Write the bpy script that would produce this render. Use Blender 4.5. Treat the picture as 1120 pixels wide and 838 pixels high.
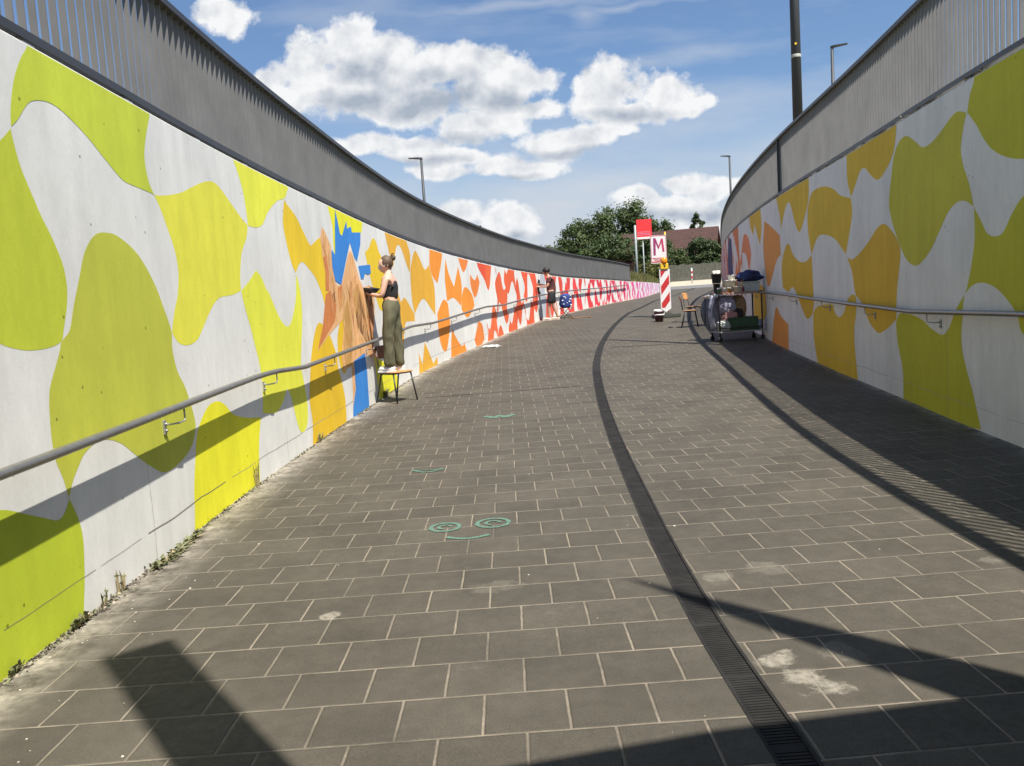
import bpy, bmesh, math, random
from math import sin, cos, pi, radians, atan2, sqrt
from mathutils import Vector, Matrix, noise
random.seed(7)
for o in list(bpy.data.objects): bpy.data.objects.remove(o)
SC = bpy.context.scene
COL = SC.collection

# ------------------------------------------------------------------ camera
EYE = 1.47
cam = bpy.data.cameras.new("camera"); camo = bpy.data.objects.new("camera", cam); COL.objects.link(camo)
SC.camera = camo
cam.sensor_width = 36.0; cam.lens = 36.0*900/1120; cam.clip_start = 0.05; cam.clip_end = 3000
PITCH = math.atan(89/900.0)
camo.matrix_world = Matrix.Translation((0, 0, EYE)) @ Matrix.Rotation(pi/2-PITCH, 4, 'X') @ Matrix.Rotation(-0.065, 4, 'Z')

# ------------------------------------------------------------------ sun and sky
SUN = Vector((0.60, -0.80, 1.90)).normalized()
sl = bpy.data.lights.new("sun", 'SUN'); sl.energy = 5.0; sl.angle = radians(0.55); sl.color = (1.0, 0.955, 0.88)
so = bpy.data.objects.new("sun", sl); COL.objects.link(so); so.location = (30, -40, 60)
so.rotation_euler = (-SUN).to_track_quat('-Z', 'Y').to_euler()
SC.view_settings.view_transform = 'Standard'; SC.view_settings.look = 'None'
SC.view_settings.gamma = 1.0; SC.view_settings.exposure = 0.75; SC.view_settings.use_curve_mapping = False

W = bpy.data.worlds.new("World"); SC.world = W; W.use_nodes = True
W.cycles.sampling_method = 'MANUAL'; W.cycles.sample_map_resolution = 256
def build_world():
    nt = W.node_tree; nt.nodes.clear(); N = nt.nodes; K = nt.links
    out = N.new('ShaderNodeOutputWorld')
    sky = N.new('ShaderNodeTexSky'); sky.sky_type = 'NISHITA'; sky.sun_disc = False
    sky.sun_elevation = math.asin(SUN.z); sky.sun_rotation = atan2(SUN.x, SUN.y)
    sky.air_density = 1.0; sky.dust_density = 1.2; sky.ozone_density = 2.2
    tc = N.new('ShaderNodeTexCoord')
    sep = N.new('ShaderNodeSeparateXYZ'); K.new(tc.outputs['Generated'], sep.inputs[0])
    def M(op, a, b=None, c=None, clamp=False):
        n = N.new('ShaderNodeMath'); n.operation = op; n.use_clamp = clamp
        for i, v in enumerate((a, b, c)):
            if v is None: continue
            if isinstance(v, (int, float)): n.inputs[i].default_value = v
            else: K.new(v, n.inputs[i])
        return n.outputs[0]
    ay = M('MAXIMUM', M('ABSOLUTE', sep.outputs[1]), 0.08)
    a = M('DIVIDE', sep.outputs[0], ay); b = M('DIVIDE', sep.outputs[2], ay)
    p = N.new('ShaderNodeCombineXYZ'); K.new(a, p.inputs[0]); K.new(b, p.inputs[1])
    def NZ(scale, det, rough, off=(0, 0, 0), stretch=(1, 1, 1), dist=0):
        mp = N.new('ShaderNodeMapping'); mp.inputs['Location'].default_value = off; mp.inputs['Scale'].default_value = stretch
        K.new(p.outputs[0], mp.inputs[0])
        n = N.new('ShaderNodeTexNoise'); n.inputs['Scale'].default_value = scale; n.inputs['Detail'].default_value = det
        n.inputs['Roughness'].default_value = rough; n.inputs['Distortion'].default_value = dist
        K.new(mp.outputs[0], n.inputs['Vector']); return n.outputs[0]
    def add(p_, off):
        n = N.new('ShaderNodeVectorMath'); n.operation = 'ADD'; K.new(p_, n.inputs[0]); n.inputs[1].default_value = off; return n.outputs[0]
    n0 = NZ(5.5, 3, 0.5, off=(7, 3, 0)); n1 = NZ(14, 8, 0.60); n1u = NZ(15, 5, 0.55, off=(-0.006, 0.014, 0)); n1b = NZ(15, 5, 0.55)
    nf = NZ(48, 5, 0.6, off=(3, 1, 0), stretch=(1, 1.25, 1))
    # warp the blob field a little so that no outline is a clean ellipse
    wn = N.new('ShaderNodeTexNoise'); wn.inputs['Scale'].default_value = 9; wn.inputs['Detail'].default_value = 3; K.new(p.outputs[0], wn.inputs['Vector'])
    wv = N.new('ShaderNodeVectorMath'); wv.operation = 'MULTIPLY_ADD'; K.new(wn.outputs['Color'], wv.inputs[0]); wv.inputs[1].default_value = (0.05, 0.035, 0); K.new(p.outputs[0], wv.inputs[2])
    pw = add(wv.outputs[0], (-0.025, -0.0175, 0))
    def field(blobs, P_):
        cur = None
        for (cx, cy, rx, ry) in blobs:
            # direction of the cloud as slopes (x/y, z/y)
            s = N.new('ShaderNodeVectorMath'); s.operation = 'SUBTRACT'; K.new(P_, s.inputs[0])
            s.inputs[1].default_value = (cx, cy, 0)
            m = N.new('ShaderNodeVectorMath'); m.operation = 'MULTIPLY'; K.new(s.outputs[0], m.inputs[0])
            m.inputs[1].default_value = (1/rx, 1/ry, 0)
            l = N.new('ShaderNodeVectorMath'); l.operation = 'LENGTH'; K.new(m.outputs[0], l.inputs[0])
            v = M('SUBTRACT', 1.0, l.outputs['Value'])
            cur = v if cur is None else M('SMOOTH_MAX', cur, v, 0.22)
        return cur
    d = M('MINIMUM', field(CLOUDS, pw), 0.62)
    nn = M('SUBTRACT', n1, 0.5)
    dd = M('ADD', M('ADD', d, -0.05), M('ADD', M('MULTIPLY', nn, 2.35), M('MULTIPLY', M('SUBTRACT', nf, 0.5), 0.3)))
    # crisp tops, soft ragged bases
    slope = 3.6
    al = M('MULTIPLY', dd, slope, clamp=True)
    nv = NZ(3.2, 5, 0.55, off=(5, 2, 0), stretch=(1, 4.0, 1))
    low = M('MULTIPLY', M('SUBTRACT', 0.27, b), 4.6, clamp=True)
    veil = M('MULTIPLY', M('ADD', M('MULTIPLY', M('SUBTRACT', nv, 0.50), 2.2), M('MULTIPLY', low, 1.25)), 0.85, clamp=True)
    dv = field(WISPS, pw)
    nw = NZ(9, 5, 0.6, off=(1, 4, 0), stretch=(.6, 4, 1))
    wis = M('MULTIPLY', M('ADD', dv, M('MULTIPLY', M('SUBTRACT', nw, .5), 2.2)), 0.9, clamp=True)
    wis = M('MULTIPLY', wis, 0.42)
    veil = M('MAXIMUM', veil, wis)
    rel = M('MULTIPLY', M('SUBTRACT', n1u, n1b), 2.4)
    g = field(CLOUD_BASES, pw)
    gg = M('MULTIPLY', M('ADD', M('ADD', g, .30), M('MULTIPLY', nn, 1.3)), 1.0, clamp=True)
    shade = M('ADD', M('MULTIPLY', gg, 0.78), M('ADD', rel, M('MULTIPLY', M('SUBTRACT', d, .15), .35)), clamp=True)
    cm = N.new('ShaderNodeMix'); cm.data_type = 'RGBA'; K.new(shade, cm.inputs[0])
    cm.inputs[6].default_value = (0.555, 0.56, 0.565, 1); cm.inputs[7].default_value = (0.245, 0.28, 0.335, 1)
    bs = N.new('ShaderNodeBackground'); bs.inputs[1].default_value = 0.074
    tint = N.new('ShaderNodeMix'); tint.data_type = 'RGBA'; tint.blend_type = 'MULTIPLY'; tint.inputs[0].default_value = 1
    K.new(sky.outputs[0], tint.inputs[6]); tint.inputs[7].default_value = (0.88, 0.99, 1.11, 1)
    K.new(tint.outputs[2], bs.inputs[0])
    bv = N.new('ShaderNodeBackground'); bv.inputs[0].default_value = (0.37, 0.40, 0.445, 1)
    bc = N.new('ShaderNodeBackground'); K.new(cm.outputs[2], bc.inputs[0])
    m1 = N.new('ShaderNodeMixShader'); K.new(veil, m1.inputs[0]); K.new(bs.outputs[0], m1.inputs[1]); K.new(bv.outputs[0], m1.inputs[2])
    m2 = N.new('ShaderNodeMixShader'); K.new(al, m2.inputs[0]); K.new(m1.outputs[0], m2.inputs[1]); K.new(bc.outputs[0], m2.inputs[2])
    K.new(m2.outputs[0], out.inputs[0])
CLOUDS = [(-0.216, 0.3009, 0.0511, 0.0422), (-0.1615, 0.3099, 0.0556, 0.0444), (-0.1144, 0.2945, 0.0556, 0.04), (-0.2088, 0.2608, 0.0533, 0.0333), (-0.1493, 0.2623, 0.0667, 0.04), (-0.0722, 0.2835, 0.0578, 0.0378), (-0.0187, 0.2781, 0.0556, 0.0378), (0.0234, 0.2629, 0.0578, 0.0356), (0.0535, 0.261, 0.0289, 0.0178), (-0.0972, 0.238, 0.0667, 0.0289), (-0.0107, 0.2378, 0.0667, 0.0289), (-0.2551, 0.2846, 0.0289, 0.0267), (-0.2576, 0.2586, 0.0289, 0.0244), (-0.31, 0.3503, 0.0378, 0.0267), (0.1324, 0.2413, 0.0378, 0.0333), (0.1631, 0.2499, 0.0511, 0.0422), (0.2002, 0.235, 0.0422, 0.0333), (0.1614, 0.2164, 0.0667, 0.02), (0.2286, 0.2163, 0.0378, 0.0133), (0.1056, 0.1882, 0.0422, 0.0178), (0.0617, 0.1824, 0.04, 0.0222), (0.1473, 0.1961, 0.0267, 0.0111), (-0.0124, 0.2115, 0.0556, 0.0244), (-0.0451, 0.2104, 0.0333, 0.0222), (0.048, 0.2235, 0.0333, 0.0156), (-0.1547, 0.1962, 0.0489, 0.0178), (-0.1012, 0.1854, 0.0556, 0.0167), (-0.0476, 0.1745, 0.0556, 0.0144), (0.0006, 0.1629, 0.0556, 0.0167), (0.0436, 0.1527, 0.04, 0.0144), (-0.0706, 0.1589, 0.0556, 0.0133), (-0.0502, 0.1082, 0.0333, 0.0178), (0.0081, 0.0947, 0.0467, 0.0244), (0.2171, 0.1277, 0.0378, 0.0156), (0.2017, 0.1018, 0.0578, 0.02), (0.2604, 0.1163, 0.0378, 0.0156), (0.1672, 0.1147, 0.0333, 0.0133), (0.2371, 0.0833, 0.0556, 0.0178)]
WISPS = [(0.2452, 0.2761, 0.1222, 0.0144), (0.1752, 0.2763, 0.0889, 0.01), (0.3132, 0.2152, 0.0667, 0.01), (0.2701, 0.2242, 0.0667, 0.0067), (-0.1084, 0.2334, 0.1778, 0.0667), (-0.138, 0.1343, 0.1222, 0.02), (0.0289, 0.3466, 0.2222, 0.0078), (0.3329, 0.1577, 0.0778, 0.0089), (0.059, 0.1378, 0.1556, 0.0289), (0.2239, 0.1593, 0.0667, 0.0089), (0.1782, 0.3372, 0.1333, 0.0056), (0.1136, 0.332, 0.0289, 0.02), (0.1056, 0.1882, 0.1333, 0.0333)]
CLOUD_BASES = [(-0.0753, 0.2419, 0.0889, 0.0222), (-0.1613, 0.2473, 0.0667, 0.0156), (-0.1478, 0.28, 0.0444, 0.0178), (-0.0631, 0.26, 0.0511, 0.0156), (0.0215, 0.2336, 0.0489, 0.0122), (0.1612, 0.2121, 0.0644, 0.01), (-0.0407, 0.1953, 0.0489, 0.0089), (0.0167, 0.0736, 0.0378, 0.0089), (-0.1023, 0.1716, 0.0667, 0.0067), (0.2099, 0.0893, 0.0778, 0.0111), (0.0828, 0.1705, 0.0556, 0.0078), (0.1102, 0.27, 0.0111, 0.0111), (0.0159, 0.1459, 0.0444, 0.0056)]
build_world()

# ------------------------------------------------------------------ materials
def nodes(m): return m.node_tree.nodes, m.node_tree.links
def mat(name, color, rough=0.6, var=0.15, scale=8.0, bump=0.0, metal=0.0, spec=0.5, attr=False, det=4, emit=None):
    m = bpy.data.materials.new(name); m.use_nodes = True; N, K = nodes(m); b = N['Principled BSDF']
    b.inputs['Roughness'].default_value = rough; b.inputs['Metallic'].default_value = metal
    b.inputs['Specular IOR Level'].default_value = spec
    tc = N.new('ShaderNodeTexCoord'); n = N.new('ShaderNodeTexNoise')
    n.inputs['Scale'].default_value = scale; n.inputs['Detail'].default_value = det; n.inputs['Roughness'].default_value = 0.6
    K.new(tc.outputs['Object'], n.inputs['Vector'])
    r = N.new('ShaderNodeMapRange'); r.inputs[1].default_value = 0.3; r.inputs[2].default_value = 0.7
    r.inputs[3].default_value = 1-var; r.inputs[4].default_value = 1+var; K.new(n.outputs[0], r.inputs[0])
    mx = N.new('ShaderNodeVectorMath'); mx.operation = 'SCALE'; K.new(r.outputs[0], mx.inputs['Scale'])
    if attr:
        a = N.new('ShaderNodeAttribute'); a.attribute_name = 'Col'; K.new(a.outputs['Color'], mx.inputs[0])
    else: mx.inputs[0].default_value = color[:3]
    K.new(mx.outputs[0], b.inputs['Base Color'])
    if bump:
        bp = N.new('ShaderNodeBump'); bp.inputs['Strength'].default_value = bump; bp.inputs['Distance'].default_value = 0.01
        K.new(n.outputs[0], bp.inputs['Height']); K.new(bp.outputs[0], b.inputs['Normal'])
    return m

# ------------------------------------------------------------------ mesh builder
class MB:
    def __init__(s): s.v = []; s.f = []; s.c = []; s.mi = []; s.sm = []
    def add(s, vs, fs, col=None, mi=0, smooth=False):
        o = len(s.v); s.v += [tuple(v) for v in vs]
        for f in fs: s.f.append(tuple(i+o for i in f)); s.c.append(col); s.mi.append(mi); s.sm.append(smooth)
    def box(s, c, d, rot=0, col=None, mi=0, M=None):
        x, y, z = [k/2 for k in d]
        vs = [Vector((a*x, b*y, e*z)) for a in (-1, 1) for b in (-1, 1) for e in (-1, 1)]
        R = M if M is not None else Matrix.Rotation(rot, 3, 'Z')
        vs = [R @ v + Vector(c) for v in vs]
        s.add(vs, [(0, 1, 3, 2), (4, 6, 7, 5), (0, 4, 5, 1), (2, 3, 7, 6), (0, 2, 6, 4), (1, 5, 7, 3)], col, mi)
    def tube(s, pts, rs, n=10, col=None, mi=0, cap=True):
        pts = [Vector(p) for p in pts]
        if not hasattr(rs, '__len__'): rs = [rs]*len(pts)
        rings = []; up = None
        for i, p in enumerate(pts):
            t = ((pts[min(i+1, len(pts)-1)]-p).normalized() + (p-pts[max(i-1, 0)]).normalized())
            t = t.normalized() if t.length > 1e-6 else Vector((0, 0, 1))
            a = Vector((0, 0, 1)) if abs(t.z) < 0.9 else Vector((1, 0, 0))
            if up is not None: a = up
            u = (a - t*a.dot(t)).normalized(); w = t.cross(u); up = u
            rings.append([p + (u*cos(2*pi*k/n) + w*sin(2*pi*k/n))*rs[i] for k in range(n)])
        vs = [v for r in rings for v in r]; fs = []
        for i in range(len(pts)-1):
            for k in range(n):
                fs.append((i*n+k, i*n+(k+1) % n, (i+1)*n+(k+1) % n, (i+1)*n+k))
        if cap: fs += [tuple(range(n-1, -1, -1)), tuple(range((len(pts)-1)*n, len(pts)*n))]
        s.add(vs, fs, col, mi, True)
    def lathe(s, prof, n=20, c=(0, 0, 0), col=None, mi=0, sq=0):
        vs = []; fs = []
        for r, z in prof:
            for k in range(n):
                a = 2*pi*k/n; vs.append((c[0]+r*cos(a), c[1]+r*sin(a), c[2]+z))
        for i in range(len(prof)-1):
            for k in range(n): fs.append((i*n+k, i*n+(k+1) % n, (i+1)*n+(k+1) % n, (i+1)*n+k))
        fs += [tuple(range(n-1, -1, -1)), tuple(range((len(prof)-1)*n, len(prof)*n))]
        s.add(vs, fs, col, mi, True)
    def blob(s, c, r, n=2, amp=0.15, col=None, mi=0, seed=0, fr=3.0):
        bm = bmesh.new(); bmesh.ops.create_icosphere(bm, subdivisions=n, radius=1)
        vs = []
        for v in bm.verts:
            k = 1+amp*noise.noise(v.co*fr*0.6+Vector((seed, seed*1.7, 0)))*2+amp*.35*(1-2*abs(noise.noise(v.co*fr*2.1+Vector((0, seed, 3)))))
            vs.append((c[0]+v.co.x*r[0]*k, c[1]+v.co.y*r[1]*k, c[2]+v.co.z*r[2]*k))
        fs = [tuple(v.index for v in f.verts) for f in bm.faces]; bm.free()
        s.add(vs, fs, col, mi, True)
    def prism(s, poly, y0, y1, col=None, mi=0, axis='y'):
        n = len(poly)
        if axis == 'y': vs = [(a, y0, b) for a, b in poly]+[(a, y1, b) for a, b in poly]
        elif axis == 'z': vs = [(a, b, y0) for a, b in poly]+[(a, b, y1) for a, b in poly]
        else: vs = [(y0, a, b) for a, b in poly]+[(y1, a, b) for a, b in poly]
        fs = [tuple(range(n)), tuple(range(2*n-1, n-1, -1))]+[(i, i+n, (i+1) % n+n, (i+1) % n) for i in range(n)]
        s.add(vs, fs, col, mi)
    def build(s, name, mats, parent=None, loc=None, bevel=0, normals=True):
        me = bpy.data.meshes.new(name); me.from_pydata(s.v, [], s.f); me.update()
        for m in (mats if isinstance(mats, (list, tuple)) else [mats]): me.materials.append(m)
        me.polygons.foreach_set('material_index', s.mi); me.polygons.foreach_set('use_smooth', s.sm)
        if any(c is not None for c in s.c):
            ca = me.color_attributes.new('Col', 'FLOAT_COLOR', 'CORNER'); buf = []
            for p, c in zip(me.polygons, s.c):
                c = c or (0.5, 0.5, 0.5)
                buf += [c[0], c[1], c[2], 1.0]*p.loop_total
            ca.data.foreach_set('color', buf)
        if normals:
            bm = bmesh.new(); bm.from_mesh(me); bmesh.ops.recalc_face_normals(bm, faces=bm.faces); bm.to_mesh(me); bm.free()
        o = bpy.data.objects.new(name, me); COL.objects.link(o)
        if parent: o.parent = parent
        if loc: o.location = loc
        if bevel:
            bv = o.modifiers.new('bevel', 'BEVEL'); bv.width = bevel; bv.segments = 2; bv.limit_method = 'ANGLE'; bv.angle_limit = radians(50)
        return o
def tag(o, label=None, cat=None, group=None, kind=None):
    if label: o['label'] = label
    if cat: o['category'] = cat
    if group: o['group'] = group
    if kind: o['kind'] = kind
    return o
def thing(name, label, cat, loc=(0, 0, 0), rotz=0, group=None, kind=None):
    o = bpy.data.objects.new(name, None); COL.objects.link(o); o.empty_display_size = 0.2
    o.location = loc; o.rotation_euler = (0, 0, rotz); return tag(o, label, cat, group, kind)
def dup(root, loc, rotz=0, label=None):
    r = root.copy(); COL.objects.link(r); r.location = loc; r.rotation_euler = (0, 0, rotz)
    if label: r['label'] = label
    for ch in list(root.children):
        c = ch.copy(); COL.objects.link(c); c.parent = r
        for g in list(ch.children):
            d = g.copy(); COL.objects.link(d); d.parent = c
    return r
def skin(name, nodes_, edges, m, parent, sub=2, extra=None):
    """body grown from joints: nodes_ = {key: (x, y, z, r)} in the parent's space"""
    keys = list(nodes_); me = bpy.data.meshes.new(name)
    me.from_pydata([nodes_[k][:3] for k in keys], [(keys.index(a), keys.index(b)) for a, b in edges], [])
    o = bpy.data.objects.new(name, me); COL.objects.link(o)
    md = o.modifiers.new('skin', 'SKIN'); md.use_smooth_shade = True
    sv = me.skin_vertices[0].data
    for i, k in enumerate(keys):
        r = nodes_[k][3:]; sv[i].radius = (r[0], r[-1]); sv[i].use_root = (i == 0)
    ss = o.modifiers.new('sub', 'SUBSURF'); ss.levels = sub; ss.render_levels = sub
    dg = bpy.context.evaluated_depsgraph_get(); dg.update()
    me2 = bpy.data.meshes.new_from_object(o.evaluated_get(dg)); o.modifiers.clear(); o.data = me2
    bpy.data.meshes.remove(me)
    if extra:
        bm = bmesh.new(); bm.from_mesh(me2)
        for e in extra:
            t = bpy.data.meshes.new('t'); t.from_pydata(e.v, [], e.f); bm.from_mesh(t); bpy.data.meshes.remove(t)
        bmesh.ops.recalc_face_normals(bm, faces=bm.faces)
        for f in bm.faces: f.smooth = True
        bm.to_mesh(me2); bm.free()
    me2.materials.clear(); me2.materials.append(m)
    me2.name = name
    if parent: o.parent = parent
    return o

# ------------------------------------------------------------------ the ramp: profile and wall lines
GY = [-50, 0, 5, 8, 12, 16, 20, 28, 40, 54, 70, 82, 95, 110, 130, 2000]
GZ = [0, 0, .02, .05, .12, .26, .42, .80, 1.05, 1.20, 1.50, 1.95, 2.5, 3.1, 3.3, 3.3]
def interp(xs, ys, x):
    if x <= xs[0]: return ys[0]
    for i in range(1, len(xs)):
        if x <= xs[i]:
            t = (x-xs[i-1])/(xs[i]-xs[i-1]); return ys[i-1]+t*(ys[i]-ys[i-1])
    return ys[-1]
def gz(y): return interp(GY, GZ, y)
LK = [(-2.20, -10), (-2.22, 0), (-2.24, 4), (-2.25, 7), (-2.14, 10), (-1.95, 13), (-1.72, 15.3), (-1.30, 17.8), (-.62, 21), (.15, 24.2), (1.0, 27.3), (2.85, 33.8), (5.1, 41), (8.9, 54), (13.8, 73)]
RK = [(3.55, -10), (3.72, 2), (3.9, 5), (4.08, 6.6), (4.27, 8.0), (4.5, 9.6), (4.74, 11.4), (4.98, 13.4), (5.24, 15.6), (5.65, 18.5), (6.5, 23.4), (7.7, 29), (9.6, 36.7), (12.6, 48), (15.4, 58), (19.6, 73)]
class Line:
    def __init__(s, K, step=0.25):
        x = [k[0] for k in K]; y = [k[1] for k in K]; n = len(K)
        h = [y[i+1]-y[i] for i in range(n-1)]; d = [(x[i+1]-x[i])/h[i] for i in range(n-1)]
        m = [d[0]]+[(d[i-1]*h[i]+d[i]*h[i-1])/(h[i]+h[i-1]) for i in range(1, n-1)]+[d[-1]]
        P = []; Nn = 4000
        for q in range(Nn+1):
            Y = y[0]+(y[-1]-y[0])*q/Nn
            i = 0
            while i < n-2 and Y > y[i+1]: i += 1
            t = (Y-y[i])/h[i]
            P.append(((2*t**3-3*t**2+1)*x[i]+(t**3-2*t**2+t)*h[i]*m[i]+(-2*t**3+3*t**2)*x[i+1]+(t**3-t**2)*h[i]*m[i+1], Y))
        S = [0]
        for i in range(Nn): S.append(S[-1]+math.hypot(P[i+1][0]-P[i][0], P[i+1][1]-P[i][1]))
        s.length = S[-1]; s.P = []; s.step = step; j = 0; cnt = int(s.length/step)
        for q in range(cnt+1):
            t = q*step
            while j < Nn-1 and S[j+1] < t: j += 1
            k = (t-S[j])/(S[j+1]-S[j]); s.P.append((P[j][0]+k*(P[j+1][0]-P[j][0]), P[j][1]+k*(P[j+1][1]-P[j][1])))
        s.n = len(s.P)
        s.smax = (s.n-1)*step
    def at(s, t, off=0.0):
        """point at arc length t, pushed off to the right of the walking direction"""
        t = min(max(t, 0), s.smax-1e-6); i = int(t/s.step); k = t/s.step-i
        a = s.P[i]; b = s.P[i+1]; dx, dy = b[0]-a[0], b[1]-a[1]; l = math.hypot(dx, dy)
        return (a[0]+k*dx+off*dy/l, a[1]+k*dy-off*dx/l)
    def ang(s, t):
        a = s.at(t-0.2); b = s.at(t+0.2); return atan2(b[1]-a[1], b[0]-a[0])
    def s_of_y(s, y):
        lo, hi = 0, s.n-1
        while hi-lo > 1:
            m = (lo+hi)//2
            if s.P[m][1] < y: lo = m
            else: hi = m
        return (lo+(y-s.P[lo][1])/(s.P[hi][1]-s.P[lo][1]))*s.step
LL = Line(LK); RL = Line(RK)
def topL(s): return interp([0, 14, 17, 20.3, 22.3, 25, 27.8, 31.7, 34.7, 38, 42.6, 59, 82, 90], [2.88, 2.87, 2.84, 2.80, 2.76, 2.70, 2.60, 2.48, 2.40, 2.33, 2.26, 2.18, 2.18, 2.2], s)
def topR(s): return interp([0, 16, 19, 24, 29, 34, 46, 58, 70, 90], [3.14, 3.15, 3.17, 3.15, 3.10, 3.06, 2.98, 2.85, 2.6, 2.3], s)

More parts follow.
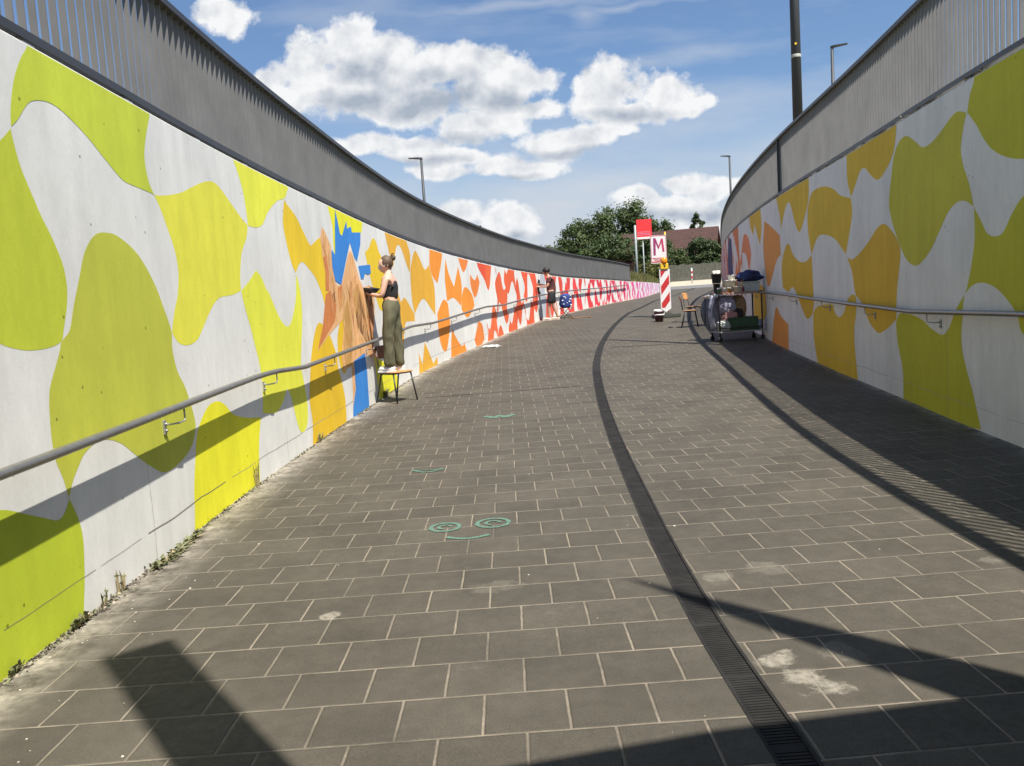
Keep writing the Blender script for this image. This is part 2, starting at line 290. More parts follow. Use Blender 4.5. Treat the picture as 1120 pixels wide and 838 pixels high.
def wrinkle(o, amp, fr, zs=.5):
    """cloth folds"""
    me = o.data
    for v in me.vertices:
        c = v.co; q = Vector((c.x*fr, c.y*fr, c.z*fr*zs)); k = (1-2*abs(noise.noise(q)))*.6+noise.noise(q*2.3)*.4
        v.co = c+v.normal*amp*(k-.3)
    me.update()
    return o
LEFT_PAINT = [
  ((0.585, 0.66, 0.058), [(14.129,2.934),(14.15,2.861),(14.079,2.779),(14.002,2.668),(13.954,2.557),(13.931,2.474),(13.926,2.425),(13.986,2.469),(14.052,2.534),(14.119,2.584),(14.22,2.612),(14.322,2.618),(14.443,2.595),(14.655,2.52),(14.836,2.432),(15.035,2.345),(15.209,2.329),(15.431,2.319),(15.485,2.309),(15.416,2.393),(15.39,2.52),(15.432,2.65),(15.547,2.84),(15.585,2.908)]),
  ((0.56, 0.62, 0.05), [(13.604,2.2),(13.826,2.343),(13.921,2.416),(13.93,2.363),(13.96,2.258),(14.011,2.164),(14.051,2.1),(14.09,2.035),(14.174,1.923),(14.239,1.804),(14.254,1.695),(14.232,1.597),(14.18,1.487),(14.139,1.419),(14.022,1.392),(13.859,1.388),(13.734,1.405),(13.637,1.431),(13.463,1.501),(13.421,1.728),(13.503,1.996)]),
  ((0.54, 0.56, 0.065), [(14.139,1.417),(14.23,1.471),(14.299,1.597),(14.388,1.741),(14.458,1.857),(14.535,1.935),(14.622,1.986),(14.722,2.006),(14.884,2.0),(15.085,1.933),(15.219,1.848),(15.351,1.717),(15.444,1.575),(15.53,1.418),(15.515,1.3),(15.561,1.148),(15.672,1.018),(15.769,0.817),(15.772,0.715),(15.664,0.611),(15.473,0.55),(15.204,0.527),(14.987,0.612),(14.817,0.709),(14.657,0.805),(14.521,0.853),(14.386,0.866),(14.246,0.834),(14.163,0.777),(14.089,0.711),(14.039,0.639),(14.005,0.748),(13.962,0.844),(13.948,0.95),(13.955,1.068),(13.97,1.153),(13.995,1.213),(14.062,1.301),(14.118,1.379)]),
  ((0.5, 0.58, 0.035), [(14.041,0.636),(14.103,0.51),(14.122,0.394),(14.091,0.203),(14.054,0.072),(14.018,-0.086),(13.311,-0.145),(12.976,-0.112),(13.079,0.675),(13.251,0.736),(13.49,0.72),(13.684,0.648),(13.816,0.596),(13.916,0.56),(13.983,0.579)]),
  ((0.8, 0.76, 0.075), [(15.482,2.31),(15.673,2.333),(15.953,2.388),(16.177,2.457),(16.412,2.525),(16.628,2.561),(16.79,2.531),(17.016,2.437),(17.258,2.334),(17.392,2.29),(17.322,2.17),(17.177,2.049),(17.101,1.913),(17.067,1.811),(17.054,1.71),(16.831,1.672),(16.571,1.654),(16.417,1.61),(16.248,1.514),(16.084,1.402),(15.981,1.342),(15.847,1.315),(15.727,1.316),(15.618,1.344),(15.537,1.412),(15.616,1.552),(15.705,1.67),(15.757,1.828),(15.728,1.976),(15.623,2.144),(15.545,2.25)]),
  ((0.82, 0.82, 0.075), [(17.141,2.929),(17.157,2.846),(17.258,2.726),(17.353,2.57),(17.389,2.405),(17.401,2.289),(17.618,2.29),(17.818,2.338),(18.012,2.471),(18.326,2.611),(18.59,2.673),(18.739,2.791),(18.814,2.905)]),
  ((0.82, 0.82, 0.075), [(17.058,1.708),(17.278,1.793),(17.477,1.887),(17.527,1.889),(17.64,1.836),(17.738,1.738),(17.826,1.689),(18.03,1.492),(18.203,1.385),(18.35,1.37),(18.487,1.449),(18.657,1.628),(18.731,1.806),(18.754,1.913),(18.85,1.743),(18.852,1.487),(18.749,1.212),(18.642,0.943),(18.701,0.754),(18.748,0.512),(18.692,0.333),(18.545,0.258),(18.4,0.295),(18.295,0.458),(18.209,0.668),(18.094,0.76),(17.914,0.639),(17.726,0.579),(17.499,0.594),(17.319,0.624),(17.361,0.767),(17.37,1.004),(17.283,1.224),(17.194,1.419),(17.101,1.591)]),
  ((0.84, 0.8, 0.03), [(16.275,0.856),(16.087,0.851),(15.928,0.784),(15.798,0.688),(15.727,0.552),(15.637,0.32),(15.605,0.163),(15.539,-0.077),(17.033,-0.209),(17.073,0.05),(17.133,0.35),(17.254,0.595),(16.918,0.637),(16.593,0.709),(16.419,0.809)]),
  ((0.87, 0.6, 0.03), [(18.575,2.653),(18.673,2.611),(18.922,2.529),(19.123,2.41),(19.328,2.28),(19.426,2.246),(19.605,2.3),(19.878,2.366),(20.052,2.27),(20.197,1.946),(20.032,1.445),(19.802,1.575),(19.697,1.718),(19.477,1.893),(19.198,1.999),(19.037,2.042),(18.88,2.003),(18.757,1.913),(18.628,2.017),(18.517,2.224),(18.462,2.418)]),
  ((0.83, 0.54, 0.025), [(19.504,1.371),(19.295,1.284),(19.093,1.075),(18.962,0.844),(18.843,0.546),(18.877,0.305),(18.778,-0.059),(20.292,-0.177),(20.35,0.13),(20.364,0.402),(20.271,0.62),(20.163,0.794),(20.14,0.937),(20.002,1.107),(19.807,1.265)]),
  ((0.83, 0.54, 0.025), [(20.666,1.468),(20.383,1.314),(20.227,1.116),(20.234,0.872),(20.386,0.712),(20.56,0.742),(20.826,1.093),(20.823,1.369)]),
  ((0.84, 0.8, 0.03), [(20.274,2.894),(20.291,2.793),(20.409,2.645),(20.458,2.504),(20.424,2.307),(20.441,2.158),(21.186,2.438),(21.95,2.57),(22.102,2.699),(22.265,2.938)]),
  ((0.87, 0.6, 0.03), [(22.695,2.559),(22.894,2.523),(23.057,2.37),(23.346,2.241),(23.665,2.045),(23.549,1.522),(22.891,1.458),(22.602,1.67),(22.365,1.947),(22.243,2.139),(22.132,2.32),(22.387,2.393)]),
  ((0.84, 0.8, 0.03), [(22.178,0.793),(22.268,0.375),(22.29,0.096),(22.253,-0.176),(23.543,-0.216),(23.716,0.069),(23.564,0.421),(22.8,0.663)]),
  ((0.8, 0.43, 0.045), [(23.413,2.985),(23.522,2.753),(23.712,2.465),(23.969,2.153),(24.139,2.354),(24.399,2.559),(24.679,2.521),(25.026,2.237),(25.213,2.111),(25.33,2.44),(25.108,2.709),(25.033,2.899)]),
  ((0.8, 0.43, 0.045), [(25.704,2.536),(25.429,2.344),(25.245,2.104),(25.213,1.652),(25.343,1.356),(26.023,1.631),(26.569,1.45),(26.907,1.29),(26.98,1.725),(26.941,1.964),(26.668,2.312),(26.341,2.205),(25.973,2.439)]),
  ((0.8, 0.43, 0.045), [(24.148,1.826),(24.366,1.591),(24.688,1.654),(25.322,1.357),(25.313,1.218),(24.837,1.233),(24.532,1.173),(24.186,0.649),(23.889,0.671),(23.838,0.998),(23.739,1.494)]),
  ((0.8, 0.43, 0.045), [(25.931,0.804),(25.647,0.385),(25.424,0.627),(25.313,0.053),(26.826,0.039),(26.82,0.453),(26.475,0.334),(26.177,0.612)]),
  ((0.86, 0.3, 0.04), [(26.902,2.823),(26.74,2.322),(26.905,2.088),(27.258,1.943),(27.684,2.392),(27.883,2.729)]),
  ((0.86, 0.3, 0.04), [(28.04,2.482),(28.254,2.153),(28.613,1.875),(29.081,2.346),(29.29,1.899),(29.086,1.448),(28.7,1.589),(28.374,1.632),(27.934,1.557),(27.886,2.067)]),
  ((0.82, 0.24, 0.05), [(29.102,2.689),(29.172,2.505),(29.463,2.24),(29.772,2.318),(30.203,2.673)]),
  ((0.86, 0.3, 0.04), [(29.563,1.879),(30.159,1.714),(30.341,1.425),(29.635,1.16),(29.143,1.357),(29.191,1.625)]),
  ((0.86, 0.3, 0.04), [(27.625,1.599),(27.999,1.517),(28.031,1.298),(28.043,1.039),(27.647,0.55),(27.329,0.553),(27.09,0.833),(27.068,1.323)]),
  ((0.86, 0.3, 0.04), [(28.184,0.953),(28.47,0.758),(28.916,0.532),(29.179,0.589),(29.492,0.202),(27.918,0.129),(28.009,0.611)]),
  ((0.78, 0.1, 0.045), [(30.837,2.609),(30.911,2.385),(31.328,2.164),(31.598,2.011),(31.876,2.577)]),
  ((0.82, 0.24, 0.05), [(30.098,2.188),(30.509,2.048),(30.817,2.201),(30.99,2.005),(30.684,1.711),(30.392,1.614),(30.107,1.903)]),
  ((0.78, 0.1, 0.045), [(32.028,2.175),(32.716,2.26),(33.18,1.965),(33.107,1.698),(32.501,1.47),(32.148,1.754)]),
  ((0.78, 0.1, 0.045), [(33.156,2.644),(33.244,2.395),(33.451,2.196),(34.001,2.029),(34.297,2.577)]),
  ((0.82, 0.24, 0.05), [(30.631,1.052),(30.987,0.917),(31.096,0.563),(30.422,0.285),(30.116,0.598)]),
  ((0.82, 0.24, 0.05), [(31.706,1.706),(32.257,1.389),(31.882,0.782),(31.308,0.955),(31.211,1.357)]),
  ((0.78, 0.1, 0.045), [(33.316,1.697),(34.092,1.523),(34.391,1.287),(34.134,0.782),(33.26,1.101),(33.074,1.385)]),
  ((0.78, 0.1, 0.045), [(32.115,0.869),(32.711,0.628),(33.261,0.717),(33.361,0.3),(32.006,0.291)]),
  ((0.76, 0.065, 0.05), [(34.212,1.973),(35.434,2.097),(35.454,1.74),(34.906,1.566),(34.399,1.732)]),
  ((0.76, 0.065, 0.05), [(35.253,1.396),(36.501,1.546),(36.346,0.944),(35.516,0.44),(34.265,0.402),(34.485,1.229)]),
  ((0.85, 0.48, 0.22), [(19.948,2.501),(20.071,2.457),(20.296,2.299),(20.282,2.074),(20.365,1.85),(20.502,1.805),(20.733,1.875),(21.111,2.215),(21.291,2.311),(21.469,2.177),(21.672,1.913),(21.872,1.805),(22.255,1.845),(22.534,1.813),(22.416,1.37),(22.227,1.133),(22.289,1.008),(22.1,0.772),(21.794,0.847),(21.611,0.835),(20.972,0.792),(20.952,0.442),(20.738,0.195),(20.783,0.396),(20.835,0.759),(20.393,0.733),(20.381,0.942),(20.552,1.203),(20.616,1.39),(19.848,1.213),(19.303,1.051),(19.669,1.336),(20.048,1.622),(19.94,1.938),(19.882,2.12),(19.836,2.346)]),
  ((0.66, 0.23, 0.07), [(19.885,2.131),(20.065,2.183),(20.084,1.986),(20.046,1.743),(19.881,1.741),(19.938,1.981)]),
  ((0.66, 0.23, 0.07), [(19.867,1.698),(20.088,1.744),(20.328,1.553),(20.177,1.363),(19.33,1.065),(19.629,1.335)]),
  ((0.62, 0.35, 0.1), [(20.607,1.433),(20.925,1.668),(20.99,1.426),(21.026,1.095),(20.813,0.768),(20.522,0.768),(20.516,1.027),(20.61,1.234)]),
  ((0.62, 0.35, 0.1), [(21.253,1.755),(21.547,1.859),(21.749,1.669),(21.692,1.347),(21.33,1.231),(21.262,1.482)]),
  ((0.27, 0.13, 0.05), [(21.292,1.42),(21.619,1.759),(21.705,1.54),(21.847,1.317),(22.02,1.005),(21.835,0.963),(21.612,1.117),(21.382,1.229)]),
  ((0.27, 0.13, 0.05), [(22.266,1.711),(22.391,1.738),(22.335,1.575),(22.172,1.523)]),
  ((0.27, 0.13, 0.05), [(20.18,1.7),(20.304,1.746),(20.28,1.542),(20.142,1.454)]),
  ((0.27, 0.13, 0.05), [(22.001,1.762),(22.123,1.79),(22.074,1.404),(21.911,1.341)]),
  ((0.66, 0.23, 0.07), [(22.025,1.67),(22.393,1.575),(22.366,1.329),(22.176,1.037),(21.977,1.207),(21.984,1.472)]),
  ((0.66, 0.23, 0.07), [(20.449,1.782),(20.691,1.82),(20.713,1.608),(20.489,1.494)]),
  ((0.045, 0.25, 0.68), [(20.653,2.776),(20.726,2.643),(20.801,2.482),(20.898,2.465),(21.037,2.571),(21.196,2.687),(21.196,2.584),(21.424,2.628),(21.448,2.551),(21.957,2.591),(21.888,2.419),(21.615,2.165),(21.481,2.213),(21.295,2.409),(20.987,2.137),(20.645,1.823),(20.371,1.867),(20.271,2.041),(20.311,2.253),(20.462,2.196),(20.564,2.531)]),
  ((0.045, 0.25, 0.68), [(21.668,2.104),(22.395,2.152),(22.392,2.025),(22.212,1.998),(22.027,2.014),(21.915,1.927),(21.761,1.924)]),
  ((0.045, 0.25, 0.68), [(20.98,0.816),(21.629,0.884),(21.677,0.596),(21.629,0.062),(21.625,-0.109),(20.64,-0.057),(20.741,0.231),(20.959,0.462)]),
]
RIGHT_PAINT = [
  ((0.55, 0.52, 0.03), [(17.362,3.254),(17.384,3.109),(17.462,3.023),(17.528,2.88),(17.354,2.746),(17.184,2.582),(17.021,2.467),(16.779,2.37),(16.497,2.311),(16.099,2.303),(15.752,2.519),(15.758,3.594)]),
  ((0.58, 0.53, 0.045), [(17.538,2.878),(17.729,2.931),(17.895,2.91),(18.196,2.814),(18.429,2.765),(18.65,2.771),(18.856,2.866),(19.123,2.97),(19.352,2.955),(19.544,2.835),(19.68,2.556),(19.757,2.305),(19.622,2.054),(19.388,1.802),(19.162,1.637),(18.889,1.57),(18.65,1.626),(18.427,1.73),(18.23,1.872),(18.002,2.038),(17.79,2.114),(17.593,2.111),(17.408,2.041),(17.481,2.219),(17.569,2.354),(17.623,2.431),(17.672,2.594),(17.596,2.794)]),
  ((0.55, 0.52, 0.03), [(17.402,2.036),(17.232,1.874),(17.137,1.785),(16.982,1.749),(16.841,1.778),(16.691,1.912),(16.499,2.03),(16.099,2.14),(15.75,2.028),(15.637,1.214),(15.975,0.746),(16.506,0.943),(16.613,1.099),(16.792,1.228),(16.975,1.315),(17.173,1.362),(17.35,1.364),(17.502,1.327),(17.614,1.266),(17.555,1.351),(17.458,1.552),(17.395,1.767)]),
  ((0.55, 0.52, 0.03), [(17.619,1.262),(17.656,1.186),(17.68,1.04),(17.706,0.86),(17.668,0.699),(17.556,0.513),(17.446,0.348),(17.297,0.057),(19.39,-0.074),(19.375,0.373),(19.509,0.645),(19.566,0.783),(19.589,0.943),(19.43,1.047),(19.029,1.039),(18.704,0.992),(18.51,0.927),(18.266,0.874),(18.127,0.872),(17.994,0.948),(17.863,1.084),(17.716,1.202)]),
  ((0.74, 0.49, 0.035), [(21.455,3.389),(21.471,3.2),(21.464,2.825),(21.303,2.572),(21.063,2.728),(20.865,2.855),(20.667,2.858),(20.461,2.754),(20.221,2.656),(20.02,2.66),(19.655,2.806),(19.494,2.982),(19.425,3.263)]),
  ((0.74, 0.49, 0.035), [(23.491,2.854),(23.15,2.908),(22.64,2.883),(22.169,2.785),(21.831,2.657),(21.313,2.555),(21.28,2.338),(21.446,2.071),(21.632,1.819),(21.895,1.954),(22.236,2.09),(22.818,2.182),(23.184,2.14),(23.541,1.912),(23.726,2.29),(23.722,2.63)]),
  ((0.73, 0.45, 0.03), [(19.952,2.1),(20.225,2.07),(20.593,1.924),(21.059,1.785),(21.347,1.739),(21.568,1.778),(21.36,1.586),(21.255,1.347),(21.182,1.254),(20.956,1.162),(20.665,0.94),(20.45,0.836),(20.214,0.788),(19.903,0.858),(19.577,0.973),(19.529,1.315),(19.387,1.707),(19.466,1.867),(19.702,2.009)]),
  ((0.74, 0.49, 0.035), [(21.191,1.247),(21.387,1.259),(21.606,1.181),(21.794,1.007),(22.068,0.936),(22.293,1.024),(22.379,1.111),(22.876,1.105),(23.244,1.073),(23.535,0.979),(23.555,0.596),(23.365,0.181),(23.289,-0.176),(21.102,-0.191),(21.286,0.493),(21.299,0.801),(21.202,0.995)]),
  ((0.74, 0.49, 0.035), [(23.593,3.354),(23.63,2.843),(24.005,2.488),(24.327,2.335),(24.627,2.511),(24.914,2.841),(25.109,2.918),(25.368,2.829),(25.817,2.488),(25.876,2.758),(26.156,3.116),(26.197,3.41)]),
  ((0.73, 0.45, 0.03), [(25.839,1.813),(25.475,2.122),(25.14,2.179),(24.833,1.967),(24.39,1.839),(23.962,1.814),(23.542,1.904),(23.494,1.338),(23.551,0.993),(23.951,0.858),(24.312,1.043),(24.782,1.347),(25.05,1.396),(25.302,1.317),(25.785,1.4)]),
  ((0.8, 0.33, 0.07), [(27.553,2.801),(26.804,2.63),(25.936,2.394),(25.892,2.021),(26.345,1.915),(27.153,1.46),(27.523,1.552),(27.8,2.25)]),
  ((0.73, 0.45, 0.03), [(29.939,3.366),(29.647,2.856),(29.177,2.62),(28.927,2.848),(28.502,2.526),(28.227,2.344),(27.929,2.72),(28.041,3.169)]),
  ((0.8, 0.33, 0.07), [(26.501,1.018),(26.083,0.855),(25.406,0.712),(25.451,0.025),(27.122,0.271),(26.815,0.754)]),
  ((0.73, 0.45, 0.03), [(29.235,1.628),(27.7,1.369),(27.628,0.865),(28.296,0.654),(29.496,0.612),(29.513,1.328)]),
  ((0.78, 0.25, 0.09), [(30.991,2.744),(30.117,2.633),(29.633,2.195),(30.148,1.8),(30.677,2.242),(31.643,2.341)]),
  ((0.05, 0.055, 0.16), [(35.892,2.937),(34.601,2.86),(34.394,1.843),(35.003,1.446),(36.711,1.451),(36.914,2.329)]),
]
LEFT_EXTRA = [[(38.38, 2.414), (38.802, 2.453), (39.007, 2.174), (38.826, 1.766), (39.006, 1.387), (38.748, 0.702), (38.054, 0.699), (38.108, 1.403), (38.189, 1.953)], [(37.979, 2.165), (38.23, 2.106), (38.073, 1.77), (38.317, 1.676), (37.841, 1.65), (37.701, 1.862)]]

# ------------------------------------------------------------------ wall and mural
def paint_material():
    m = bpy.data.materials.new('painted concrete'); m.use_nodes = True; N, K = nodes(m); b = N['Principled BSDF']
    b.inputs['Roughness'].default_value = 0.72; b.inputs['Specular IOR Level'].default_value = 0.3
    a = N.new('ShaderNodeAttribute'); a.attribute_name = 'Col'
    tc = N.new('ShaderNodeTexCoord')
    def nz(sc, det, st=(1, 1, 1), r=0.6):
        mp = N.new('ShaderNodeMapping'); mp.inputs['Scale'].default_value = st; K.new(tc.outputs['Object'], mp.inputs[0])
        n = N.new('ShaderNodeTexNoise'); n.inputs['Scale'].default_value = sc; n.inputs['Detail'].default_value = det; n.inputs['Roughness'].default_value = r
        K.new(mp.outputs[0], n.inputs['Vector']); return n.outputs[0]
    def rng(v, a0, a1, b0, b1):
        r = N.new('ShaderNodeMapRange'); r.inputs[1].default_value = a0; r.inputs[2].default_value = a1
        r.inputs[3].default_value = b0; r.inputs[4].default_value = b1; K.new(v, r.inputs[0]); return r.outputs[0]
    def mul(u, v):
        n = N.new('ShaderNodeMath'); n.operation = 'MULTIPLY'; K.new(u, n.inputs[0]); K.new(v, n.inputs[1]); return n.outputs[0]
    big = rng(nz(0.9, 3), 0.3, 0.7, 0.91, 1.05)
    run = mul(rng(nz(5, 4, (1, 1, 0.12)), 0.3, 0.75, 1.05, 0.91), rng(nz(14, 3, (1, 1, .5)), .35, .65, .965, 1.02))
    fine = rng(nz(60, 5), 0.3, 0.7, 0.96, 1.03)
    vor = N.new('ShaderNodeTexVoronoi'); vor.inputs['Scale'].default_value = 5.5; vor.inputs['Randomness'].default_value = 1
    K.new(tc.outputs['Object'], vor.inputs['Vector'])
    pit = rng(vor.outputs['Distance'], 0.035, 0.065, 0.45, 1.0)
    vor2 = N.new('ShaderNodeTexVoronoi'); vor2.inputs['Scale'].default_value = 21; K.new(tc.outputs['Object'], vor2.inputs['Vector'])
    pit2 = rng(vor2.outputs['Distance'], 0.05, 0.10, 0.8, 1.0)
    scuff = rng(nz(2.6, 8, (1, 1, 0.6), 0.75), 0.66, 0.74, 1.0, 0.86)
    k = mul(mul(mul(big, run), mul(fine, pit)), mul(pit2, scuff))
    sc = N.new('ShaderNodeVectorMath'); sc.operation = 'SCALE'; K.new(a.outputs['Color'], sc.inputs[0]); K.new(k, sc.inputs['Scale'])
    K.new(sc.outputs[0], b.inputs['Base Color'])
    bp = N.new('ShaderNodeBump'); bp.inputs['Strength'].default_value = 0.35; bp.inputs['Distance'].default_value = 0.004
    K.new(mul(fine, pit), bp.inputs['Height']); K.new(bp.outputs[0], b.inputs['Normal'])
    return m
PAINT = paint_material()
WHITE = (0.76, 0.75, 0.70)
def clip(poly, f):
    out = []
    for i in range(len(poly)):
        a, b = poly[i], poly[(i+1) % len(poly)]; fa, fb = f(a), f(b)
        if fa >= 0: out.append(a)
        if (fa >= 0) != (fb >= 0):
            t = fa/(fa-fb); out.append((a[0]+t*(b[0]-a[0]), a[1]+t*(b[1]-a[1])))
    return out
def smooth_poly(p, n=5):
    out = []; L = len(p)
    def cusp(i):
        a, b, c = p[i-1], p[i], p[(i+1) % L]
        u = Vector((b[0]-a[0], b[1]-a[1])); v = Vector((c[0]-b[0], c[1]-b[1]))
        return u.length < 1e-6 or v.length < 1e-6 or u.angle(v) > radians(62)
    cs = [cusp(i) for i in range(L)]
    for i in range(L):
        p0, p1, p2, p3 = p[i-1], p[i], p[(i+1) % L], p[(i+2) % L]
        if cs[i]: p0 = p1
        if cs[(i+1) % L]: p3 = p2
        for q in range(n):
            t = q/n
            out.append(tuple(0.5*((2*p1[k])+(-p0[k]+p2[k])*t+(2*p0[k]-5*p1[k]+4*p2[k]-p3[k])*t*t+(-p0[k]+3*p1[k]-3*p2[k]+p3[k])*t**3) for k in (0, 1)))
    return out
def lattice(s0, s1, w, zlo, zhi, rows, colf, seed, parity=0):
    """warped chequerboard of touching blobs, the mural's pattern, in wall coordinates"""
    r = random.Random(seed); n = int((s1-s0)/w)+1; h = (zhi-zlo)/rows
    P = {}
    for i in range(-1, n+2):
        for j in range(-1, rows+2):
            P[i, j] = (s0+i*w+r.uniform(-.16, .16)*w, zlo+j*h+r.uniform(-.22, .22)*h+0.18*h*sin(i*1.3))
    def edge(a, b, amp):
        o = []; dx, dy = b[0]-a[0], b[1]-a[1]
        for q in range(8):
            t = q/8; k = amp*sin(2*pi*t)+0.25*abs(amp)*sin(pi*t); o.append((a[0]+dx*t-dy*k, a[1]+dy*t+dx*k))
        return o
    A = {}
    for i in range(-1, n+2):
        for j in range(-1, rows+2):
            A[i, j, 'h'] = r.choice((-1, 1))*r.uniform(.18, .36); A[i, j, 'v'] = r.choice((-1, 1))*r.uniform(.08, .20)
    out = []
    for i in range(0, n):
        for j in range(-1, rows+1):
            if (i+j+parity) % 2: continue
            e1 = edge(P[i, j], P[i+1, j], A[i, j, 'h']); e2 = edge(P[i+1, j], P[i+1, j+1], A[i+1, j, 'v'])
            e3 = edge(P[i, j+1], P[i+1, j+1], A[i, j+1, 'h']); e3 = [P[i+1, j+1]]+e3[:0:-1]
            e4 = edge(P[i, j], P[i, j+1], A[i, j, 'v']); e4 = [P[i, j+1]]+e4[:0:-1]
            c = colf(s0+(i+.5)*w); k = r.uniform(.9, 1.06)
            out.append((tuple(min(.9, v*k) for v in c), e1+e2+e3+e4))
    return out
def ramp_col(stops):
    def f(s):
        for i in range(1, len(stops)):
            if s <= stops[i][0] or i == len(stops)-1:
                a, b = stops[i-1], stops[i]; t = min(max((s-a[0])/(b[0]-a[0]), 0), 1)
                return tuple(a[1][k]+t*(b[1][k]-a[1][k]) for k in range(3))
    return f
def build_wall(name, line, top, side, paints, label):
    """side=+1: the path lies to the right of this wall (left wall), -1 the other way"""
    mb = MB(); T = 0.34; n = line.n
    for i in range(n-1):
        sa, sb = i*line.step, (i+1)*line.step; q = []
        for s in (sa, sb):
            s_ = min(s, line.smax-1e-5); f = line.at(s_); bk = line.at(s_, -side*T); zt = top(s); zb = gz(f[1])-0.25
            q.append(((f[0], f[1], zb), (f[0], f[1], zt-.012), (line.at(s_, -side*.012)[0], line.at(s_, -side*.012)[1], zt), (bk[0], bk[1], zt), (bk[0], bk[1], zb)))
        a, b = q
        base = WHITE if not (i % 40 == 39) else (0.70, 0.69, 0.645)
        for k in range(4):
            mb.add([a[k], b[k], b[k+1], a[k+1]], [(0, 1, 2, 3)], base if k == 0 else (0.50, 0.49, 0.45))
    for s in (0, line.smax-1e-5):
        f = line.at(s); bk = line.at(s, -side*T); zt = top(s); zb = gz(f[1])-.25
        mb.add([(f[0], f[1], zb), (f[0], f[1], zt-.012), (bk[0], bk[1], zt-.012), (bk[0], bk[1], zb)], [(0, 1, 2, 3)], (0.6, 0.59, 0.55))
    cnt = 0
    for (col, poly, lay) in paints:
        cnt += 1
        off = side*(0.0006+0.0003*(cnt % 3)+0.0010*lay)*(.55 if lay > 3.5 else 1)
        smin = min(p[0] for p in poly); smax = max(p[0] for p in poly)
        for i in range(max(0, int(smin/line.step)), min(n-2, int(smax/line.step))+1):
            sa, sb = i*line.step, (i+1)*line.step
            q = clip(poly, lambda p: p[0]-sa)
            if len(q) > 2: q = clip(q, lambda p: sb-p[0])
            if len(q) < 3: continue
            ta, tb = top(sa)-.013, top(sb)-.013; ga, gb = gz(line.P[i][1])-.05, gz(line.P[i+1][1])-.05
            q = clip(q, lambda p: ta+(tb-ta)*(p[0]-sa)/(sb-sa)-p[1])
            if len(q) > 2: q = clip(q, lambda p: p[1]-(ga+(gb-ga)*(p[0]-sa)/(sb-sa)))
            if len(q) < 3: continue
            A, B = line.P[i], line.P[i+1]; dx, dy = B[0]-A[0], B[1]-A[1]; l = math.hypot(dx, dy); nx, ny = dy/l*off, -dx/l*off
            vs = []
            for (s, z) in q:
                t = (s-sa)/(sb-sa); v = (A[0]+dx*t+nx, A[1]+dy*t+ny, z)
                if not vs or (Vector(v)-Vector(vs[-1])).length > 1e-5: vs.append(v)
            if len(vs) > 2 and (Vector(vs[0])-Vector(vs[-1])).length < 1e-5: vs.pop()
            if len(vs) < 3: continue
            if side > 0: pass
            mb.add(vs, [tuple(range(len(vs)))], col)
    # casting joint low on the wall and a few vertical hairline cracks, thin raised ridges of filler
    def ridge(pts, w, col, lay=0.0018):
        for a, b in zip(pts[:-1], pts[1:]):
            d = Vector((b[0]-a[0], b[1]-a[1])).normalized()*w/2; nrm = Vector((-d.y, d.x))
            q4 = [(a[0]+nrm.x, a[1]+nrm.y), (b[0]+nrm.x, b[1]+nrm.y), (b[0]-nrm.x, b[1]-nrm.y), (a[0]-nrm.x, a[1]-nrm.y)]
            vs = []
            for s, z in q4:
                p = line.at(s, side*lay); vs.append((p[0], p[1], z))
            mb.add(vs, [(0, 1, 2, 3)], col)
    rr = random.Random(4)
    s = 12.6
    while s < 40:
        pts = []; L_ = rr.uniform(.5, 1.6)
        k = 0
        while k <= L_:
            y = line.at(s+k)[1]; pts.append((s+k, gz(y)+.20+.012*noise.noise(Vector(((s+k)*2, 0, 0)))+rr.uniform(-.002, .002))); k += .1
        ridge(pts, rr.choice((.004, .006, .003)), rr.choice(((0.30, 0.28, 0.22), (.42, .40, .34), (.22, .20, .15))) if side > 0 else (0.4, 0.38, 0.33)); s += L_+rr.choice((0, 0, .05, .5))
    for s in ((14.95, 17.95, 19.8, 22.4, 31.2, 36.5) if side > 0 else (18.05, 23.2, 27.6, 33.0)):
        pts = []; z = gz(line.at(s)[1])-.02; k = 0; zt = rr.uniform(.35, .8)
        if side < 0: zt = 1.05
        while k < zt: pts.append((s+rr.uniform(-.006, .006), z+k)); k += .045
        ridge(pts, .0035, (0.30, 0.28, 0.22))
    o = mb.build(name, PAINT, normals=False)
    return tag(o, label, 'wall')
LC = ramp_col([(0, (.50, .58, .035)), (13, (.50, .58, .035)), (31, (.82, .17, .055)), (36, (.80, .12, .05)), (42, (.77, .07, .05)), (50, (.72, .045, .07)), (57, (.72, .06, .16)), (64, (.70, .12, .38)), (74, (.64, .25, .52)), (82, (.66, .42, .62))])
RC = ramp_col([(0, (.50, .56, .03)), (16, (.50, .56, .03)), (31, (.80, .26, .07)), (40, (.78, .13, .07)), (52, (.74, .06, .07)), (80, (.6, .25, .5))])
def layered(L):
    out = []
    sketch = False; lay = 0
    for col, p in L:
        if col == (.85, .48, .22): sketch = True; lay = 1
        elif sketch: lay = 3 if col == (.045, .25, .68) else 2
        out.append((col, smooth_poly(p) if not (sketch) else p, lay))
    return out
LEFT_PAINT = [q for q in LEFT_PAINT if min(p[0] for p in q[1]) < 31.0]
lp = [(c, p, 0) for c, p in lattice(0.2, 12.3, 1.3, -.5, 3.1, 3, LC, 3)] + layered(LEFT_PAINT)
def inside(p, poly):
    r = False
    for i in range(len(poly)):
        a, b_ = poly[i-1], poly[i]
        if (a[1] > p[1]) != (b_[1] > p[1]) and p[0] < (b_[0]-a[0])*(p[1]-a[1])/(b_[1]-a[1])+a[0]: r = not r
    return r
SKP = [p for c, p in LEFT_PAINT if c == (.85, .48, .22)][0]
